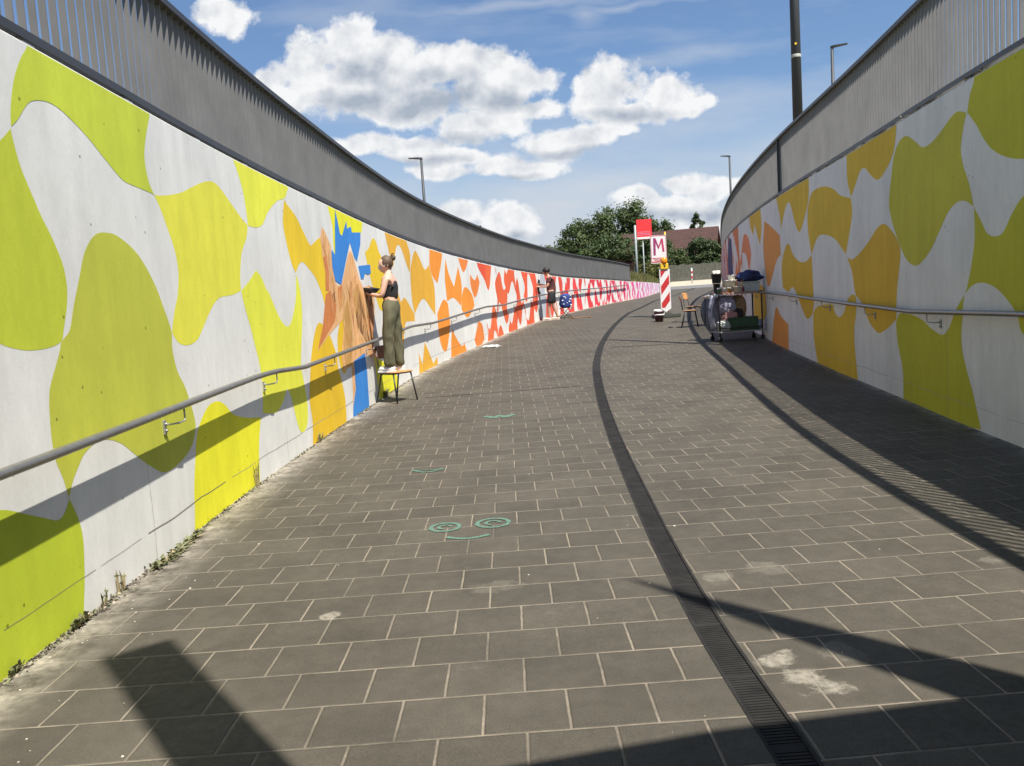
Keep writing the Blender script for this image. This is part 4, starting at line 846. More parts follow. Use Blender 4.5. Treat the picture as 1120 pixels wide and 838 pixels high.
def make_woman():
    t = thing('person', 'person in black top and olive trousers standing on a chair holding a dark dish', 'person')
    n = {'pel': (0, 0, .93, .12, .125), 'wa': (-.005, 0, 1.07, .085, .11), 'ch': (-.005, 0, 1.24, .095, .125), 'up': (-.01, 0, 1.345, .07, .115), 'nk': (-.005, 0, 1.41, .052), 'hd': (.01, 0, 1.48, .055),
         'sl': (-.01, .135, 1.335, .052), 'sr': (-.01, -.135, 1.335, .052), 'el': (.04, .20, 1.09, .039), 'er': (.05, -.19, 1.10, .039), 'wl': (.25, .10, 1.13, .026), 'wr': (.26, -.09, 1.13, .026),
         'hl': (0, .085, .84, .088), 'hr': (0, -.085, .84, .088), 'kl': (.02, .10, .48, .055), 'kr': (.02, -.08, .48, .055), 'al': (.02, .11, .09, .036), 'ar': (-.04, -.10, .09, .036),
         'fl': (.09, .115, .04, .030), 'fr': (.03, -.105, .04, .030), 'tl': (.17, .12, .03, .024), 'tr': (.11, -.11, .03, .024)}
    e = [('pel', 'wa'), ('wa', 'ch'), ('ch', 'up'), ('up', 'nk'), ('nk', 'hd'), ('up', 'sl'), ('up', 'sr'), ('sl', 'el'), ('sr', 'er'), ('el', 'wl'), ('er', 'wr'), ('pel', 'hl'), ('pel', 'hr'), ('hl', 'kl'), ('hr', 'kr'), ('kl', 'al'), ('kr', 'ar'), ('al', 'fl'), ('ar', 'fr'), ('fl', 'tl'), ('fr', 'tr')]
    hm, Mx = head_mesh((.030, 0, 1.535), .62, .34)
    hd = MB(); hand(hd, (.25, .10, 1.13), (1, -.15, .05), (0, .35, -1), 1, .35); hand(hd, (.26, -.09, 1.13), (1, .15, .05), (0, -.35, -1), -1, .35)
    b = skin('body', n, e, SKINM, t, 2, [hm, hd])
    eyes(Mx, b)
    tr = {'w': (0, 0, 1.10, .100, .122), 'p': (-.018, 0, .94, .140, .145), 'hl': (-.005, .09, .82, .108), 'hr': (-.005, -.09, .82, .108), 'ml': (.025, .11, .6, .090), 'mr': (-.02, -.105, .6, .090), 'kl': (.04, .115, .42, .080), 'kr': (-.025, -.105, .42, .080), 'cl': (.035, .115, .05, .088), 'cr': (-.035, -.105, .05, .088)}
    tro = skin('trousers', tr, [('p', 'w'), ('p', 'hl'), ('p', 'hr'), ('hl', 'ml'), ('hr', 'mr'), ('ml', 'kl'), ('mr', 'kr'), ('kl', 'cl'), ('kr', 'cr')], OLIVE, t, 3); wrinkle(tro, .020, 9, .35)
    tp = {'a': (-.002, 0, .99, .104, .128), 'b': (-.004, 0, 1.15, .104, .132), 'c': (-.002, 0, 1.25, .112, .142), 'd': (.008, 0, 1.315, .088, .120)}
    o = skin('top', tp, [('a', 'b'), ('b', 'c'), ('c', 'd')], BLACKC, t, 3); wrinkle(o, .006, 16)
    m = MB(); m.tube([(.05, .06, 1.33), (.035, .05, 1.40), (-.02, .035, 1.435), (-.05, 0, 1.43), (-.02, -.035, 1.435), (.035, -.05, 1.40), (.05, -.06, 1.33)], .008, 6)
    m.tube([(-.085, -.11, 1.22), (-.108, 0, 1.225), (-.085, .11, 1.22)], .012, 6); m.build('strap', BLACKC, t)
    h = MB(); q = Matrix.Rotation(0, 4, 'Z')
    c = Mx @ Vector((-.022, 0, .028)); h.blob(c, (.098, .090, .108), 3, .05, seed=3, fr=6)
    c = Mx @ Vector((-.135, 0, .06)); h.blob(c, (.045, .045, .042), 3, .16, seed=9, fr=6)
    for k in range(14):
        a = random.uniform(-1.2, 1.2); p0 = Mx @ Vector((-.13, .03*sin(a*3), .09)); h.tube([p0, p0+Vector((-.03*cos(a), .03*sin(a), .035)), p0+Vector((-.05*cos(a), .055*sin(a), .03))], [.004, .003, .001], 4)
    h.build('hair', HAIR, t)
    g = MB()
    for sd in (-1, 1):
        ring = [Mx @ Vector((.106, sd*.030+.024*cos(a*pi/6), .004+.020*sin(a*pi/6))) for a in range(13)]
        g.tube(ring, .0022, 5); g.tube([Mx @ Vector((.104, sd*.054, .008)), Mx @ Vector((.02, sd*.083, .008))], .002, 5)
    g.build('glasses', GALV, t)
    s = MB()
    for x, y in ((.09, .117), (.02, -.107)):
        s.blob((x, y, .045), (.135, .050, .045), 2, .05); s.box((x, y, .012), (.25, .082, .024))
    s.build('shoes', WHITEP, t)
    return t
def mk_chair(label, seatm, backm):
    t = thing('chair', label, 'chair')
    m = MB(); pts = []
    for i in range(28):
        a = 2*pi*i/28; c, s_ = cos(a), sin(a); x = .205*(abs(c)**.55)*(1 if c > 0 else -1); y = .195*(abs(s_)**.55)*(1 if s_ > 0 else -1); pts.append((x, y*(1+.06*(x > 0))))
    m.prism(pts, .435, .450, axis='z'); m.build('seat', seatm, t, bevel=.005)
    m = MB(); vs = []; nx, nz_ = 10, 8
    for off in (0, .011):
        for j in range(nz_+1):
            for i in range(nx+1):
                u = -1+2*i/nx; v = -1+2*j/nz_; k = min(1, 1.0/max(1e-6, (abs(u)**4+abs(v)**4)**.25)) if (abs(u)**4+abs(v)**4) > 1 else 1
                u *= k; v *= k; vs.append((-.205-.03*(1-u*u)-.05*(v+1)*.5+off, u*.185, .735+v*.095))
    W_ = nx+1; F = (nz_+1)*W_; fs = []
    for j in range(nz_):
        for i in range(nx):
            a = j*W_+i; fs += [(a, a+1, a+1+W_, a+W_), (a+F, a+F+W_, a+F+W_+1, a+F+1)]
    bd = [i for i in range(W_)]+[j*W_+nx for j in range(1, nz_+1)]+[nz_*W_+i for i in range(nx-1, -1, -1)]+[j*W_ for j in range(nz_-1, 0, -1)]
    for a, b in zip(bd, bd[1:]+bd[:1]): fs.append((a, b, b+F, a+F))
    m.add(vs, fs, None, 0, True); m.build('backrest', backm, t)
    for sd in (-1, 1):
        m = MB(); m.tube([(.19, sd*.205, 0), (.12, sd*.175, .425)], .0115, 8); m.build('leg', BLKM, t)
        m = MB(); m.tube([(-.24, sd*.205, 0), (-.13, sd*.175, .425)], .0115, 8); m.build('leg', BLKM, t)
        m = MB(); m.tube([(-.10, sd*.17, .425), (-.19, sd*.165, .44), (-.205, sd*.155, .55), (-.235, sd*.145, .80)], .010, 8); m.build('back_post', BLKM, t)
    m = MB(); m.tube([(.12, -.175, .423), (.12, .175, .423)], .0115, 8); m.tube([(-.13, -.175, .423), (-.13, .175, .423)], .0115, 8)
    for sd in (-1, 1): m.tube([(-.13, sd*.175, .423), (.12, sd*.175, .423)], .0115, 8)
    m.build('seat_frame', BLKM, t)
    return t
def place(t, x, y, rz=0, dz=0): t.location = (x, y, gz(y)+dz); t.rotation_euler = (0, 0, rz)
chA = mk_chair('wooden school chair with black steel legs under the standing person', PLY, PLYD); place(chA, -1.68, 12.0, radians(-38), .0)
wom = make_woman(); place(wom, -1.68, 11.98, radians(166), .452)
bt = thing('dish', 'dark oval dish held up by the person on the chair', 'dish', rotz=radians(166))
# the dish rests on her two hands
wl = Vector((-1.68, 11.98, gz(12.0)+.452)) + Matrix.Rotation(radians(166), 3, 'Z') @ Vector((.36, 0, 1.150)); bt.location = wl
m = MB()
prof = [(.02, 0), (.09, .004), (.125, .03), (.15, .065), (.155, .072), (.148, .072), (.118, .036), (.085, .012), (.0, .010)]
m.lathe(prof, 24); o = m.build('bowl', DARKP, bt); o.scale = (1.2, 1.45, 1.25); o.rotation_euler = (0, radians(-10), 0)
m = MB(); m.tube([(-.07, -.02, .035), (.04, .03, .075), (.13, .06, .115)], [.006, .008, .011], 6); m.build('brush', PLY, bt)

# ------------------------------------------------------------------ second painter
def make_painter():
    t = thing('person', 'person in dark maroon shirt and black shorts painting the far red part of the mural', 'person')
    n = {'pel': (0, 0, .92, .115, .13), 'wa': (.005, 0, 1.08, .095, .12), 'ch': (.02, 0, 1.26, .105, .14), 'up': (.04, 0, 1.38, .075, .13), 'nk': (.07, 0, 1.46, .05), 'hd': (.10, 0, 1.53, .05),
         'sl': (.04, .165, 1.37, .055), 'sr': (.04, -.165, 1.37, .055), 'el': (.09, .21, 1.11, .042), 'er': (.14, -.19, 1.13, .042), 'wl': (.33, .17, 1.13, .028), 'wr': (.40, -.12, 1.22, .028),
         'hl': (0, .09, .84, .090), 'hr': (0, -.09, .84, .090), 'kl': (.10, .10, .48, .056), 'kr': (-.02, -.10, .48, .056), 'al': (.10, .10, .09, .038), 'ar': (-.14, -.10, .09, .038),
         'fl': (.17, .105, .04, .032), 'fr': (-.07, -.11, .04, .032), 'tl': (.25, .11, .03, .026), 'tr': (.01, -.12, .03, .026)}
    e = [('pel', 'wa'), ('wa', 'ch'), ('ch', 'up'), ('up', 'nk'), ('nk', 'hd'), ('up', 'sl'), ('up', 'sr'), ('sl', 'el'), ('sr', 'er'), ('el', 'wl'), ('er', 'wr'), ('pel', 'hl'), ('pel', 'hr'), ('hl', 'kl'), ('hr', 'kr'), ('kl', 'al'), ('kr', 'ar'), ('al', 'fl'), ('ar', 'fr'), ('fl', 'tl'), ('fr', 'tr')]
    hm, Mx = head_mesh((.13, 0, 1.60), 0, .45)
    hd = MB(); hand(hd, (.33, .17, 1.13), (1, -.1, .1), (0, .5, .6), 1, .9); hand(hd, (.40, -.12, 1.22), (1, .1, .1), (0, -.3, 1), -1, .9)
    b = skin('body', n, e, SKIN2, t, 2, [hm, hd]); eyes(Mx, b)
    sh = {'a': (-.002, 0, .84, .140, .160), 'b': (.005, 0, 1.06, .128, .150), 'c': (.02, 0, 1.27, .125, .158), 'd': (.04, 0, 1.385, .085, .14), 'n': (.055, 0, 1.43, .06),
          'sl': (.04, .17, 1.375, .068), 'sr': (.04, -.17, 1.375, .068), 'al': (.06, .20, 1.22, .066), 'ar': (.085, -.195, 1.23, .066)}
    skin('shirt', sh, [('c', 'b'), ('b', 'a'), ('c', 'd'), ('d', 'n'), ('d', 'sl'), ('d', 'sr'), ('sl', 'al'), ('sr', 'ar')], MAROON, t, 3).name; wrinkle(t.children[-1], .012, 10)
    st = {'w': (0, 0, 1.0, .12, .14), 'p': (0, 0, .92, .13, .145), 'hl': (0, .095, .82, .112), 'hr': (0, -.095, .82, .112), 'kl': (.075, .11, .54, .105), 'kr': (-.01, -.11, .54, .105)}
    skin('shorts', st, [('p', 'w'), ('p', 'hl'), ('p', 'hr'), ('hl', 'kl'), ('hr', 'kr')], BLACKC, t, 2)
    h = MB(); c = Mx @ Vector((-.018, 0, .035)); h.blob(c, (.108, .092, .108), 3, .12, seed=5, fr=7); h.build('hair', DHAIR, t)
    s = MB()
    for x, y in ((.18, .107), (-.06, -.112)):
        s.blob((x, y, .05), (.145, .055, .05), 2, .05); s.box((x, y, .012), (.27, .092, .024))
    s.build('shoes', mat('cream canvas', (.62, .52, .42), rough=.8), t)
    return t
per2 = make_painter(); place(per2, 1.50, 27.3, radians(172)); per2.scale = (1.1, 1.12, 1)
m = MB(); b0 = Vector((1.50, 27.3, gz(27.3))) + Matrix.Rotation(radians(172), 3, 'Z') @ Vector((.47, -.11, 1.20))
m.tube([b0+Vector((.10, 0, -.03)), b0, b0+Vector((-.10, .02, .05))], [.008, .011, .012], 6); m.box(b0+Vector((-.14, .02, .07)), (.07, .05, .03), rot=.2)
tag(m.build('paint_brush', PLYD), 'short paint brush in the hand of the person in maroon', 'brush')

# folding stool with a blue patterned bag beside him
BLUEB = mat('blue bag cloth', (0.02, 0.045, 0.19), rough=.85, var=.3, scale=12); 
st = thing('camp_stool', 'low folding stool under the blue bag beside the far painter', 'stool', (1.98, 27.9, gz(27.9)), .3)
for sd in (-1, 1):
    m = MB(); m.tube([(-.17, sd*.15, 0), (.17, sd*.15, .34)], .011, 6); m.build('leg', BLKM, st)
    m = MB(); m.tube([(.17, sd*.13, 0), (-.17, sd*.13, .34)], .011, 6); m.build('leg', BLKM, st)
m = MB(); m.box((0, 0, .345), (.38, .30, .012)); m.build('seat', BLACKC, st)
bg = thing('bag', 'blue and white patterned bag on a low stool beside the far painter', 'bag', (1.98, 27.9, gz(27.9)+.352), .3)
m = MB(); bm_ = bmesh.new(); bmesh.ops.create_icosphere(bm_, subdivisions=4, radius=1); vs_ = []
for v in bm_.verts:
    p_ = v.co; q_ = [math.copysign(abs(k)**.55, k) for k in p_]; kk = 1+.10*noise.noise(p_*2.4)+.04*(1-2*abs(noise.noise(p_*5))); vs_.append((q_[0]*.19*kk*(1-.18*q_[2]), q_[1]*.13*kk, .23+q_[2]*.23*kk))
m.add(vs_, [tuple(v.index for v in f.verts) for f in bm_.faces], None, 0, True); bm_.free(); m.build('bag_body', BLUEB, bg)
m = MB()
for i in range(9):
    a = i*2.4; z = .08+.04*i; k = sqrt(max(0, 1-((z-.24)/.25)**2)); m.blob((.15*cos(a), -.118, z), (.03+.012*sin(i*3), .02, .022), 2, .4, seed=i)
m.build('white_print', WHITEP, bg)
m = MB(); m.tube([(-.09, 0, .44), (-.07, 0, .56), (.07, 0, .56), (.09, 0, .44)], .010, 6); m.build('handle', BLACKC, bg)
m = MB(); m.tube([(2.05, 27.3, gz(27.3)+.02), (2.75, 27.45, gz(27.4)+.03)], .015, 6); m.tube([(2.72, 27.32, gz(27.4)+.03), (2.76, 27.6, gz(27.4)+.03)], .02, 6)
tag(m.build('roller_pole', PLYD), 'paint roller pole lying on the paving beside the blue bag', 'roller')

# crumpled white cloth on the paving
m = MB(); m.blob((-.45, 19.73, gz(19.7)+.022), (.21, .16, .032), 3, .35, seed=4, fr=4); tag(m.build('rag', WHITEP), 'crumpled white rag lying on the paving near the left wall', 'rag')

# ------------------------------------------------------------------ beacon, lamp, M board, bucket
REDP = mat('retroreflective red', (0.50, 0.028, 0.03), rough=.5, var=.06); YEL = mat('yellow plastic', (0.80, 0.50, 0.03), rough=.4, var=.05); AMB = mat('amber lens', (0.85, 0.28, 0.02), rough=.2, var=.1)
RUB = mat('recycled rubber', (0.06, 0.065, 0.055), rough=.9, var=.3, scale=20); SIGNW = mat('white sign sheet', (0.72, 0.70, 0.68), rough=.5, var=.04)
bx, by = 4.88, 25.4; bz = gz(by)
ft = thing('beacon_foot', 'flat dark rubber base under the red and white warning beacon', 'base', (bx, by, bz), .1)
m = MB(); m.box((0, 0, .055), (.82, .40, .11)); m.box((0, 0, .125), (.34, .2, .03)); m.build('block', RUB, ft, bevel=.02)
bc = thing('warning_beacon', 'red and white striped traffic beacon panel standing on a rubber base', 'beacon', (bx, by, bz+.11), .1)
w_, z0, z1 = .165, .16, 1.36
m = MB(); m.prism([(-w_, z0), (0, z0-.12), (w_, z0), (w_, z1), (-w_, z1)], -.02, .02); m.build('panel', SIGNW, bc, bevel=.008)
m = MB(); iw = .132; mi = []
k = -0.2
for i in range(-1, 4):
    za = z0+.06+i*.52-.16; q = [(-iw, za), (iw, za+.34), (iw, za+.34+.27), (-iw, za+.27)]
    q = clip(q, lambda p: p[1]-(z0+.03));
    if len(q) > 2: q = clip(q, lambda p: z1-.03-p[1])
    if len(q) > 2: m.add([(x, -.0225, z) for x, z in q], [tuple(range(len(q)))])
m.build('stripes', REDP, bc)
m = MB(); m.tube([(0, 0, -.03), (0, 0, .12)], .028, 8); m.build('stem', GALV, bc)
lm = thing('warning_lamp', 'yellow warning lamp with amber lens on top of the striped beacon', 'lamp', (bx, by, bz+.11+1.362), .1)
m = MB(); m.box((0, 0, .09), (.24, .11, .18)); m.build('battery_box', YEL, lm, bevel=.02)
m = MB(); m.lathe([(.085, 0), (.10, .03), (.10, .13), (.07, .17), (.03, .185)], 20, (0, 0, .18)); m.build('lens', AMB, lm)
m = MB(); m.lathe([(.028, 0), (.03, .006)], 12); o = m.build('keyhole', BLKM, lm, (0, -.058, .10)); o.rotation_euler = (pi/2, 0, 0)
ms = thing('notice_board', 'white board with a large crimson and violet letter M above the beacon', 'sign', (bx-.07, by+.24, bz), .08)
m = MB(); m.tube([(.20, .03, 0), (.20, .03, 2.62)], .022, 8); m.build('post', YEL, ms)
m = MB(); m.box((-.03, 0, 2.10), (.50, .02, .86)); m.build('panel', SIGNW, ms)
m = MB(); zc = 2.16
fr2 = [((-.03, -.0125, 2.515), (.47, .003, .014)), ((-.03, -.0125, 1.835), (.47, .003, .016)), ((-.265, -.0125, 2.10), (.012, .003, .82)), ((.205, -.0125, 2.10), (.012, .003, .82))]
for c, d in fr2: m.box(c, d)
m.build('red_border', REDP, ms)
VIO = mat('violet print', (0.28, 0.025, 0.12), rough=.6)
m = MB(); m.prism([(-.20, 1.92), (-.13, 1.92), (-.115, 2.44), (-.19, 2.45)], -.0145, -.012); m.prism([(-.115, 2.44), (-.03, 2.20), (-.04, 2.10), (-.125, 2.32)], -.0147, -.012); m.build('letter', VIO, ms)
m = MB(); m.prism([(-.035, 2.10), (-.03, 2.20), (.055, 2.42), (.05, 2.28)], -.0149, -.012); m.prism([(.05, 2.42), (.11, 2.42), (.15, 2.02), (.09, 2.02)], -.0151, -.012); m.build('letter', mat('crimson print', (0.45, 0.02, 0.09), rough=.6), ms)
m = MB()
for i in range(3): m.box((-.03, -.0125, 1.80-.035*i), (.36-.05*i, .003, .014))
m.box((-.03, -.0125, 1.715), (.47, .003, .03)); m.build('text_lines', REDP, ms)
BUR = mat('dark plum bucket', (0.05, 0.012, 0.02), rough=.4)
bk = thing('bucket', 'dark plum bucket with a white rim and rag standing on the open paving', 'bucket', (4.39, 23.95, gz(23.95)))
m = MB(); m.lathe([(.11, 0), (.145, .27), (.152, .28), (.152, .30), (.138, .30), (.105, .02), (0, .02)], 24); m.build('shell', BUR, bk)
m = MB(); m.lathe([(.147, .185), (.152, .19), (.154, .215), (.149, .22)], 24); m.build('band', WHITEP, bk)
m = MB(); m.blob((-.05, -.02, .31), (.12, .10, .045), 2, .3, seed=6); m.build('rag', WHITEP, bk)
m = MB(); m.tube([(-.153*cos(a*pi/10), -.02-.03*sin(a*pi/10), .26-.17*sin(a*pi/10)) for a in range(11)], .005, 5); m.build('handle', WHITEP, bk)

# ------------------------------------------------------------------ chairs and supply trolley on the right
c1 = mk_chair('empty wooden chair nearer the camera beside the supply trolley', PLY, PLYD); place(c1, 4.78, 21.6, radians(-10)); c1['group'] = 'chairs beside the trolley'
c1.children[0]
c2 = dup(c1, (5.2, 23.1, gz(23.1)), radians(-35), 'lighter wooden chair farther back behind the supply trolley')
chA['category'] = 'chair'
for ch in c2.children:
    if ch.name.startswith('backrest'): ch.data = ch.data.copy(); ch.data.materials[0] = PLY
    if ch.name.startswith('seat') and 'frame' not in ch.name: pass
CARTM = mat('dark brown tube', (0.035, 0.022, 0.02), rough=.5); SHELF = mat('grey shelf board', (0.28, 0.27, 0.25), rough=.6); WHE = mat('castor rubber', (0.03, 0.03, 0.03), rough=.7)
ct = thing('trolley', 'two level metal trolley loaded with painting supplies against the right wall', 'trolley', (4.92, 17.75, gz(17.75)), .05)
hw, hd_ = .46, .28
m = MB(); m.box((0, 0, 1.0), (2*hw+.06, 2*hd_+.04, .03)); m.build('top_shelf', SHELF, ct)
m = MB(); m.box((0, 0, .20), (2*hw+.06, 2*hd_+.04, .03)); m.build('bottom_shelf', SHELF, ct)
for sx in (-1, 1):
    for sy in (-1, 1):
        m = MB(); m.tube([(sx*hw, sy*hd_, .10), (sx*hw, sy*hd_, 1.04)], .018, 8); m.build('post', CARTM, ct)
        m = MB(); m.lathe([(.05, -.014), (.055, 0), (.05, .014)], 16); o = m.build('wheel', WHE, ct, (sx*hw, sy*hd_, .055)); o.rotation_euler = (pi/2, 0, .4)
ORT = mat('orange tube', (.45, .12, .04), rough=.5)
for z, yy in ((.98, -hd_), (.98, hd_), (.24, -hd_), (.24, hd_)):
    m = MB(); m.tube([(-hw, yy, z+.04), (hw, yy, z+.04)], .010, 6); m.build('shelf_rail', ORT if z > .5 else CARTM, ct)
def on(dx, dy, dz): a = .05; return (4.92+dx*cos(a)-dy*sin(a), 17.75+dx*sin(a)+dy*cos(a), gz(17.75)+dz)
def tub(name, label, cat, loc, r, h, m1, lid=None, group=None):
    t = thing(name, label, cat, loc, 0, group)
    m = MB(); m.lathe([(r*.82, 0), (r, h), (r*1.06, h), (r*1.06, h+.015), (r*.95, h+.015), (r*.78, .01), (0, .01)], 20); m.build('shell', m1, t)
    if lid: m = MB(); m.lathe([(r*1.09, 0), (r*1.09, .02), (r*.5, .025)], 20); m.build('lid', lid, t, (0, 0, h+.016))
    return t
CREAM = mat('cream plastic', (0.66, 0.63, 0.52), rough=.5, var=.08); TRANS = mat('pale grey green plastic', (0.42, 0.50, 0.48), rough=.35, var=.1)
GRNB = mat('dark green crate plastic', (0.03, 0.075, 0.035), rough=.6, var=.2); NAVY = mat('navy blue cloth', (0.012, 0.03, 0.11), rough=.7, var=.4, scale=9)
LIL = mat('pale lilac cloth', (0.30, 0.29, 0.37), rough=.85, var=.15); PINK = mat('dusty pink cloth', (0.38, 0.20, 0.19), rough=.85, var=.2); KRAFT = mat('brown paper', (0.36, 0.24, 0.13), rough=.9, var=.15)
tub('paint_tub', 'large cream paint tub on the trolley with its lid closed', 'tub', on(-.14, -.05, 1.056), .14, .20, CREAM, CREAM)
tub('paint_tub', 'short cream paint tub at the front edge of the trolley top', 'tub', on(-.02, -.22, 1.016), .10, .12, CREAM)
tub('paint_tub', 'small cream pot stacked on the lid of the large paint tub', 'tub', on(-.10, -.05, 1.293), .085, .09, WHITEP)
bxm = thing('storage_box', 'pale translucent box on the right half of the trolley top', 'box', on(.28, 0, 1.016), .05)
m = MB(); m.prism([(-.17, 0), (.17, 0), (.20, .20), (-.20, .20)], -.18, .18); m.build('shell', TRANS, bxm, bevel=.01)
m = MB(); m.box((0, 0, .212), (.44, .40, .02)); m.build('rim', TRANS, bxm)
m = MB(); m.blob((0, 0, 0), (.27, .20, .10), 3, .22, seed=12, fr=3); m.blob((.08, .02, .08), (.17, .14, .07), 3, .25, seed=15, fr=3)
o = m.build('cloth_bundle', NAVY); o.location = on(.27, 0, 1.33); tag(o, 'navy blue cloth bundle heaped on the pale box of the trolley', 'cloth')
bkt = tub('paint_bucket', 'black bucket of cream rollers on a tall pot at the left trolley end', 'bucket', on(-.40, .02, 1.24), .11, .19, BLKM)
m = MB(); 
for i in range(4): a = i*1.6; m.tube([(.03*cos(a), .03*sin(a), .12), (.06*cos(a), .05*sin(a), .27)], .028, 8)
m.build('roller', CREAM, bkt)
tub('pot', 'dark pot under the black bucket at the left end of the trolley', 'pot', on(-.40, .02, 1.016), .075, .205, BLKM)
for i, (dx, dy, mm, lb) in enumerate(((-.43, -.22, 'green', 'green paint jar at the left front corner of the trolley'), (-.33, -.23, 'white', 'small white paint jar beside the green jar on the trolley'), (-.22, -.24, 'ochre', 'ochre paint jar in front of the large cream tub'))):
    c = {'green': (.10, .22, .12), 'white': (.6, .62, .55), 'ochre': (.42, .26, .06)}[mm]
    tub('paint_jar', lb, 'jar', on(dx, dy, 1.016), .038, .085, mat(mm+' paint jar', c, rough=.4), WHITEP, 'paint jars on the trolley')
for i, (dx, dy, cc, lb) in enumerate(((-.06, .16, (.45, .05, .05), 'red paint jar at the back of the trolley top'), (.06, .18, (.05, .12, .35), 'blue paint jar at the back of the trolley top'), (.07, -.23, (.40, .10, .25), 'pink paint jar before the pale box on the trolley'), (-.30, .14, (.55, .45, .08), 'yellow paint jar behind the large cream tub'))):
    j = tub('paint_jar', lb, 'jar', on(dx, dy, 1.016), .04, .11, mat('jar paint', cc, rough=.4), None, 'paint jars on the trolley')
    m = MB()
    for k in range(3): m.tube([(0, .01*k, .05), (.03*cos(i+k*2), .03*sin(i+k*2), .24+.02*k)], .004, 5)
    m.build('brushes', PLY, j)
o = None
def lump(name, label, cat, loc, r, mm, seed, amp=.2):
    bm_ = bmesh.new(); bmesh.ops.create_icosphere(bm_, subdivisions=4, radius=1); vs_ = []
    for v in bm_.verts:
        p_ = v.co; q_ = [math.copysign(abs(k)**.62, k) for k in p_]; s_ = Vector((seed, 0, 0))
        kk = .92+amp*.8*noise.noise(p_*1.7+s_)+.10*(1-2*abs(noise.noise(p_*3.2+s_)))+.05*(1-2*abs(noise.noise(p_*7+s_)))
        vs_.append((q_[0]*r[0]*kk, q_[1]*r[1]*kk, r[2]+max(-1, q_[2]*kk)*r[2]))
    m = MB(); m.add(vs_, [tuple(v.index for v in f.verts) for f in bm_.faces], None, 0, False); bm_.free(); o = m.build(name, mm); o.location = loc; return tag(o, label, cat)
lump('sack', 'pale lilac sack hanging full between the trolley shelves', 'sack', on(-.26, -.06, .60), (.19, .17, .18), LIL, 21)
lump('sack', 'dusty pink cloth bag under the lilac sack in the trolley', 'bag', on(-.18, -.08, .40), (.17, .15, .12), PINK, 23)
lump('sack', 'brown paper sack standing in the middle of the trolley', 'sack', on(.05, .06, .44), (.16, .14, .26), KRAFT, 25, .12)
lump('sack', 'dark cloth bundle in the middle of the lower trolley shelf', 'cloth', on(-.02, -.10, .42), (.12, .10, .13), BLACKC, 27)
cr = thing('crate', 'dark green crate on the lower shelf of the trolley', 'crate', on(.06, -.03, .216), .05)
m = MB(); T_ = .012
m.box((0, 0, T_/2), (.62, .44, T_))
for c, d in (((0, -.22, .13), (.64, T_, .26)), ((0, .22, .13), (.64, T_, .26)), ((-.32, 0, .13), (T_, .43, .26)), ((.32, 0, .13), (T_, .43, .26))): m.box(c, d)
m.build('shell', GRNB, cr)
m = MB(); m.box((0, 0, .27), (.67, .47, .02)); m.build('rim', GRNB, cr)
lump('sack', 'crumpled grey white plastic sack at the left end of the lower trolley shelf', 'sack', on(-.34, -.17, .218), (.15, .11, .11), mat('grey white film', (.40, .43, .40), rough=.7), 31)
lump('sack', 'small blue grey plastic bag at the right end of the lower trolley shelf', 'bag', on(.40, -.14, .218), (.11, .10, .10), mat('blue grey film', (.25, .28, .36), rough=.75), 33)
# cloth hanging off the left end of the trolley
m = MB(); vs = []; nn = 10
for j in range(nn+1):
    for i in range(9):
        u = i/8; v = j/nn; vs.append((-.50-.10*sin(v*2.6)-.025*sin(u*9+v*3), -.26+.34*u+.03*sin(v*6), 1.0-.72*v+.03*sin(u*7)))
fs = [(j*9+i, j*9+i+1, j*9+i+10, j*9+i+9) for j in range(nn) for i in range(8)]
m.add(vs, fs, None, 0, True); o = m.build('hanging_cloth', mat('white and navy cloth', (.34, .35, .42), rough=.9, var=.9, scale=6)); o.location = on(0, 0, 0); o.rotation_euler = (0, 0, .05)
sd_ = o.modifiers.new('thick', 'SOLIDIFY'); sd_.thickness = .012; tag(o, 'white and navy cloth hanging over the left end of the trolley', 'cloth')
# small table behind with papers
tb = thing('table', 'small folding table behind the trolley with white paper on it', 'table', (5.55, 21.7, gz(21.7)), .1)
m = MB(); m.box((0, 0, .73), (.70, .5, .03)); m.build('tabletop', SHELF, tb)
for sx in (-1, 1):
    for sy in (-1, 1):
        m = MB(); m.tube([(sx*.31, sy*.21, 0), (sx*.29, sy*.19, .72)], .014, 6); m.build('leg', BLKM, tb)
m = MB(); m.blob((0, 0, .02), (.26, .17, .03), 3, .25, seed=41); o = m.build('paper', WHITEP); o.location = (5.42, 21.6, gz(21.7)+.745); tag(o, 'crumpled white paper on the small table behind the trolley', 'paper')

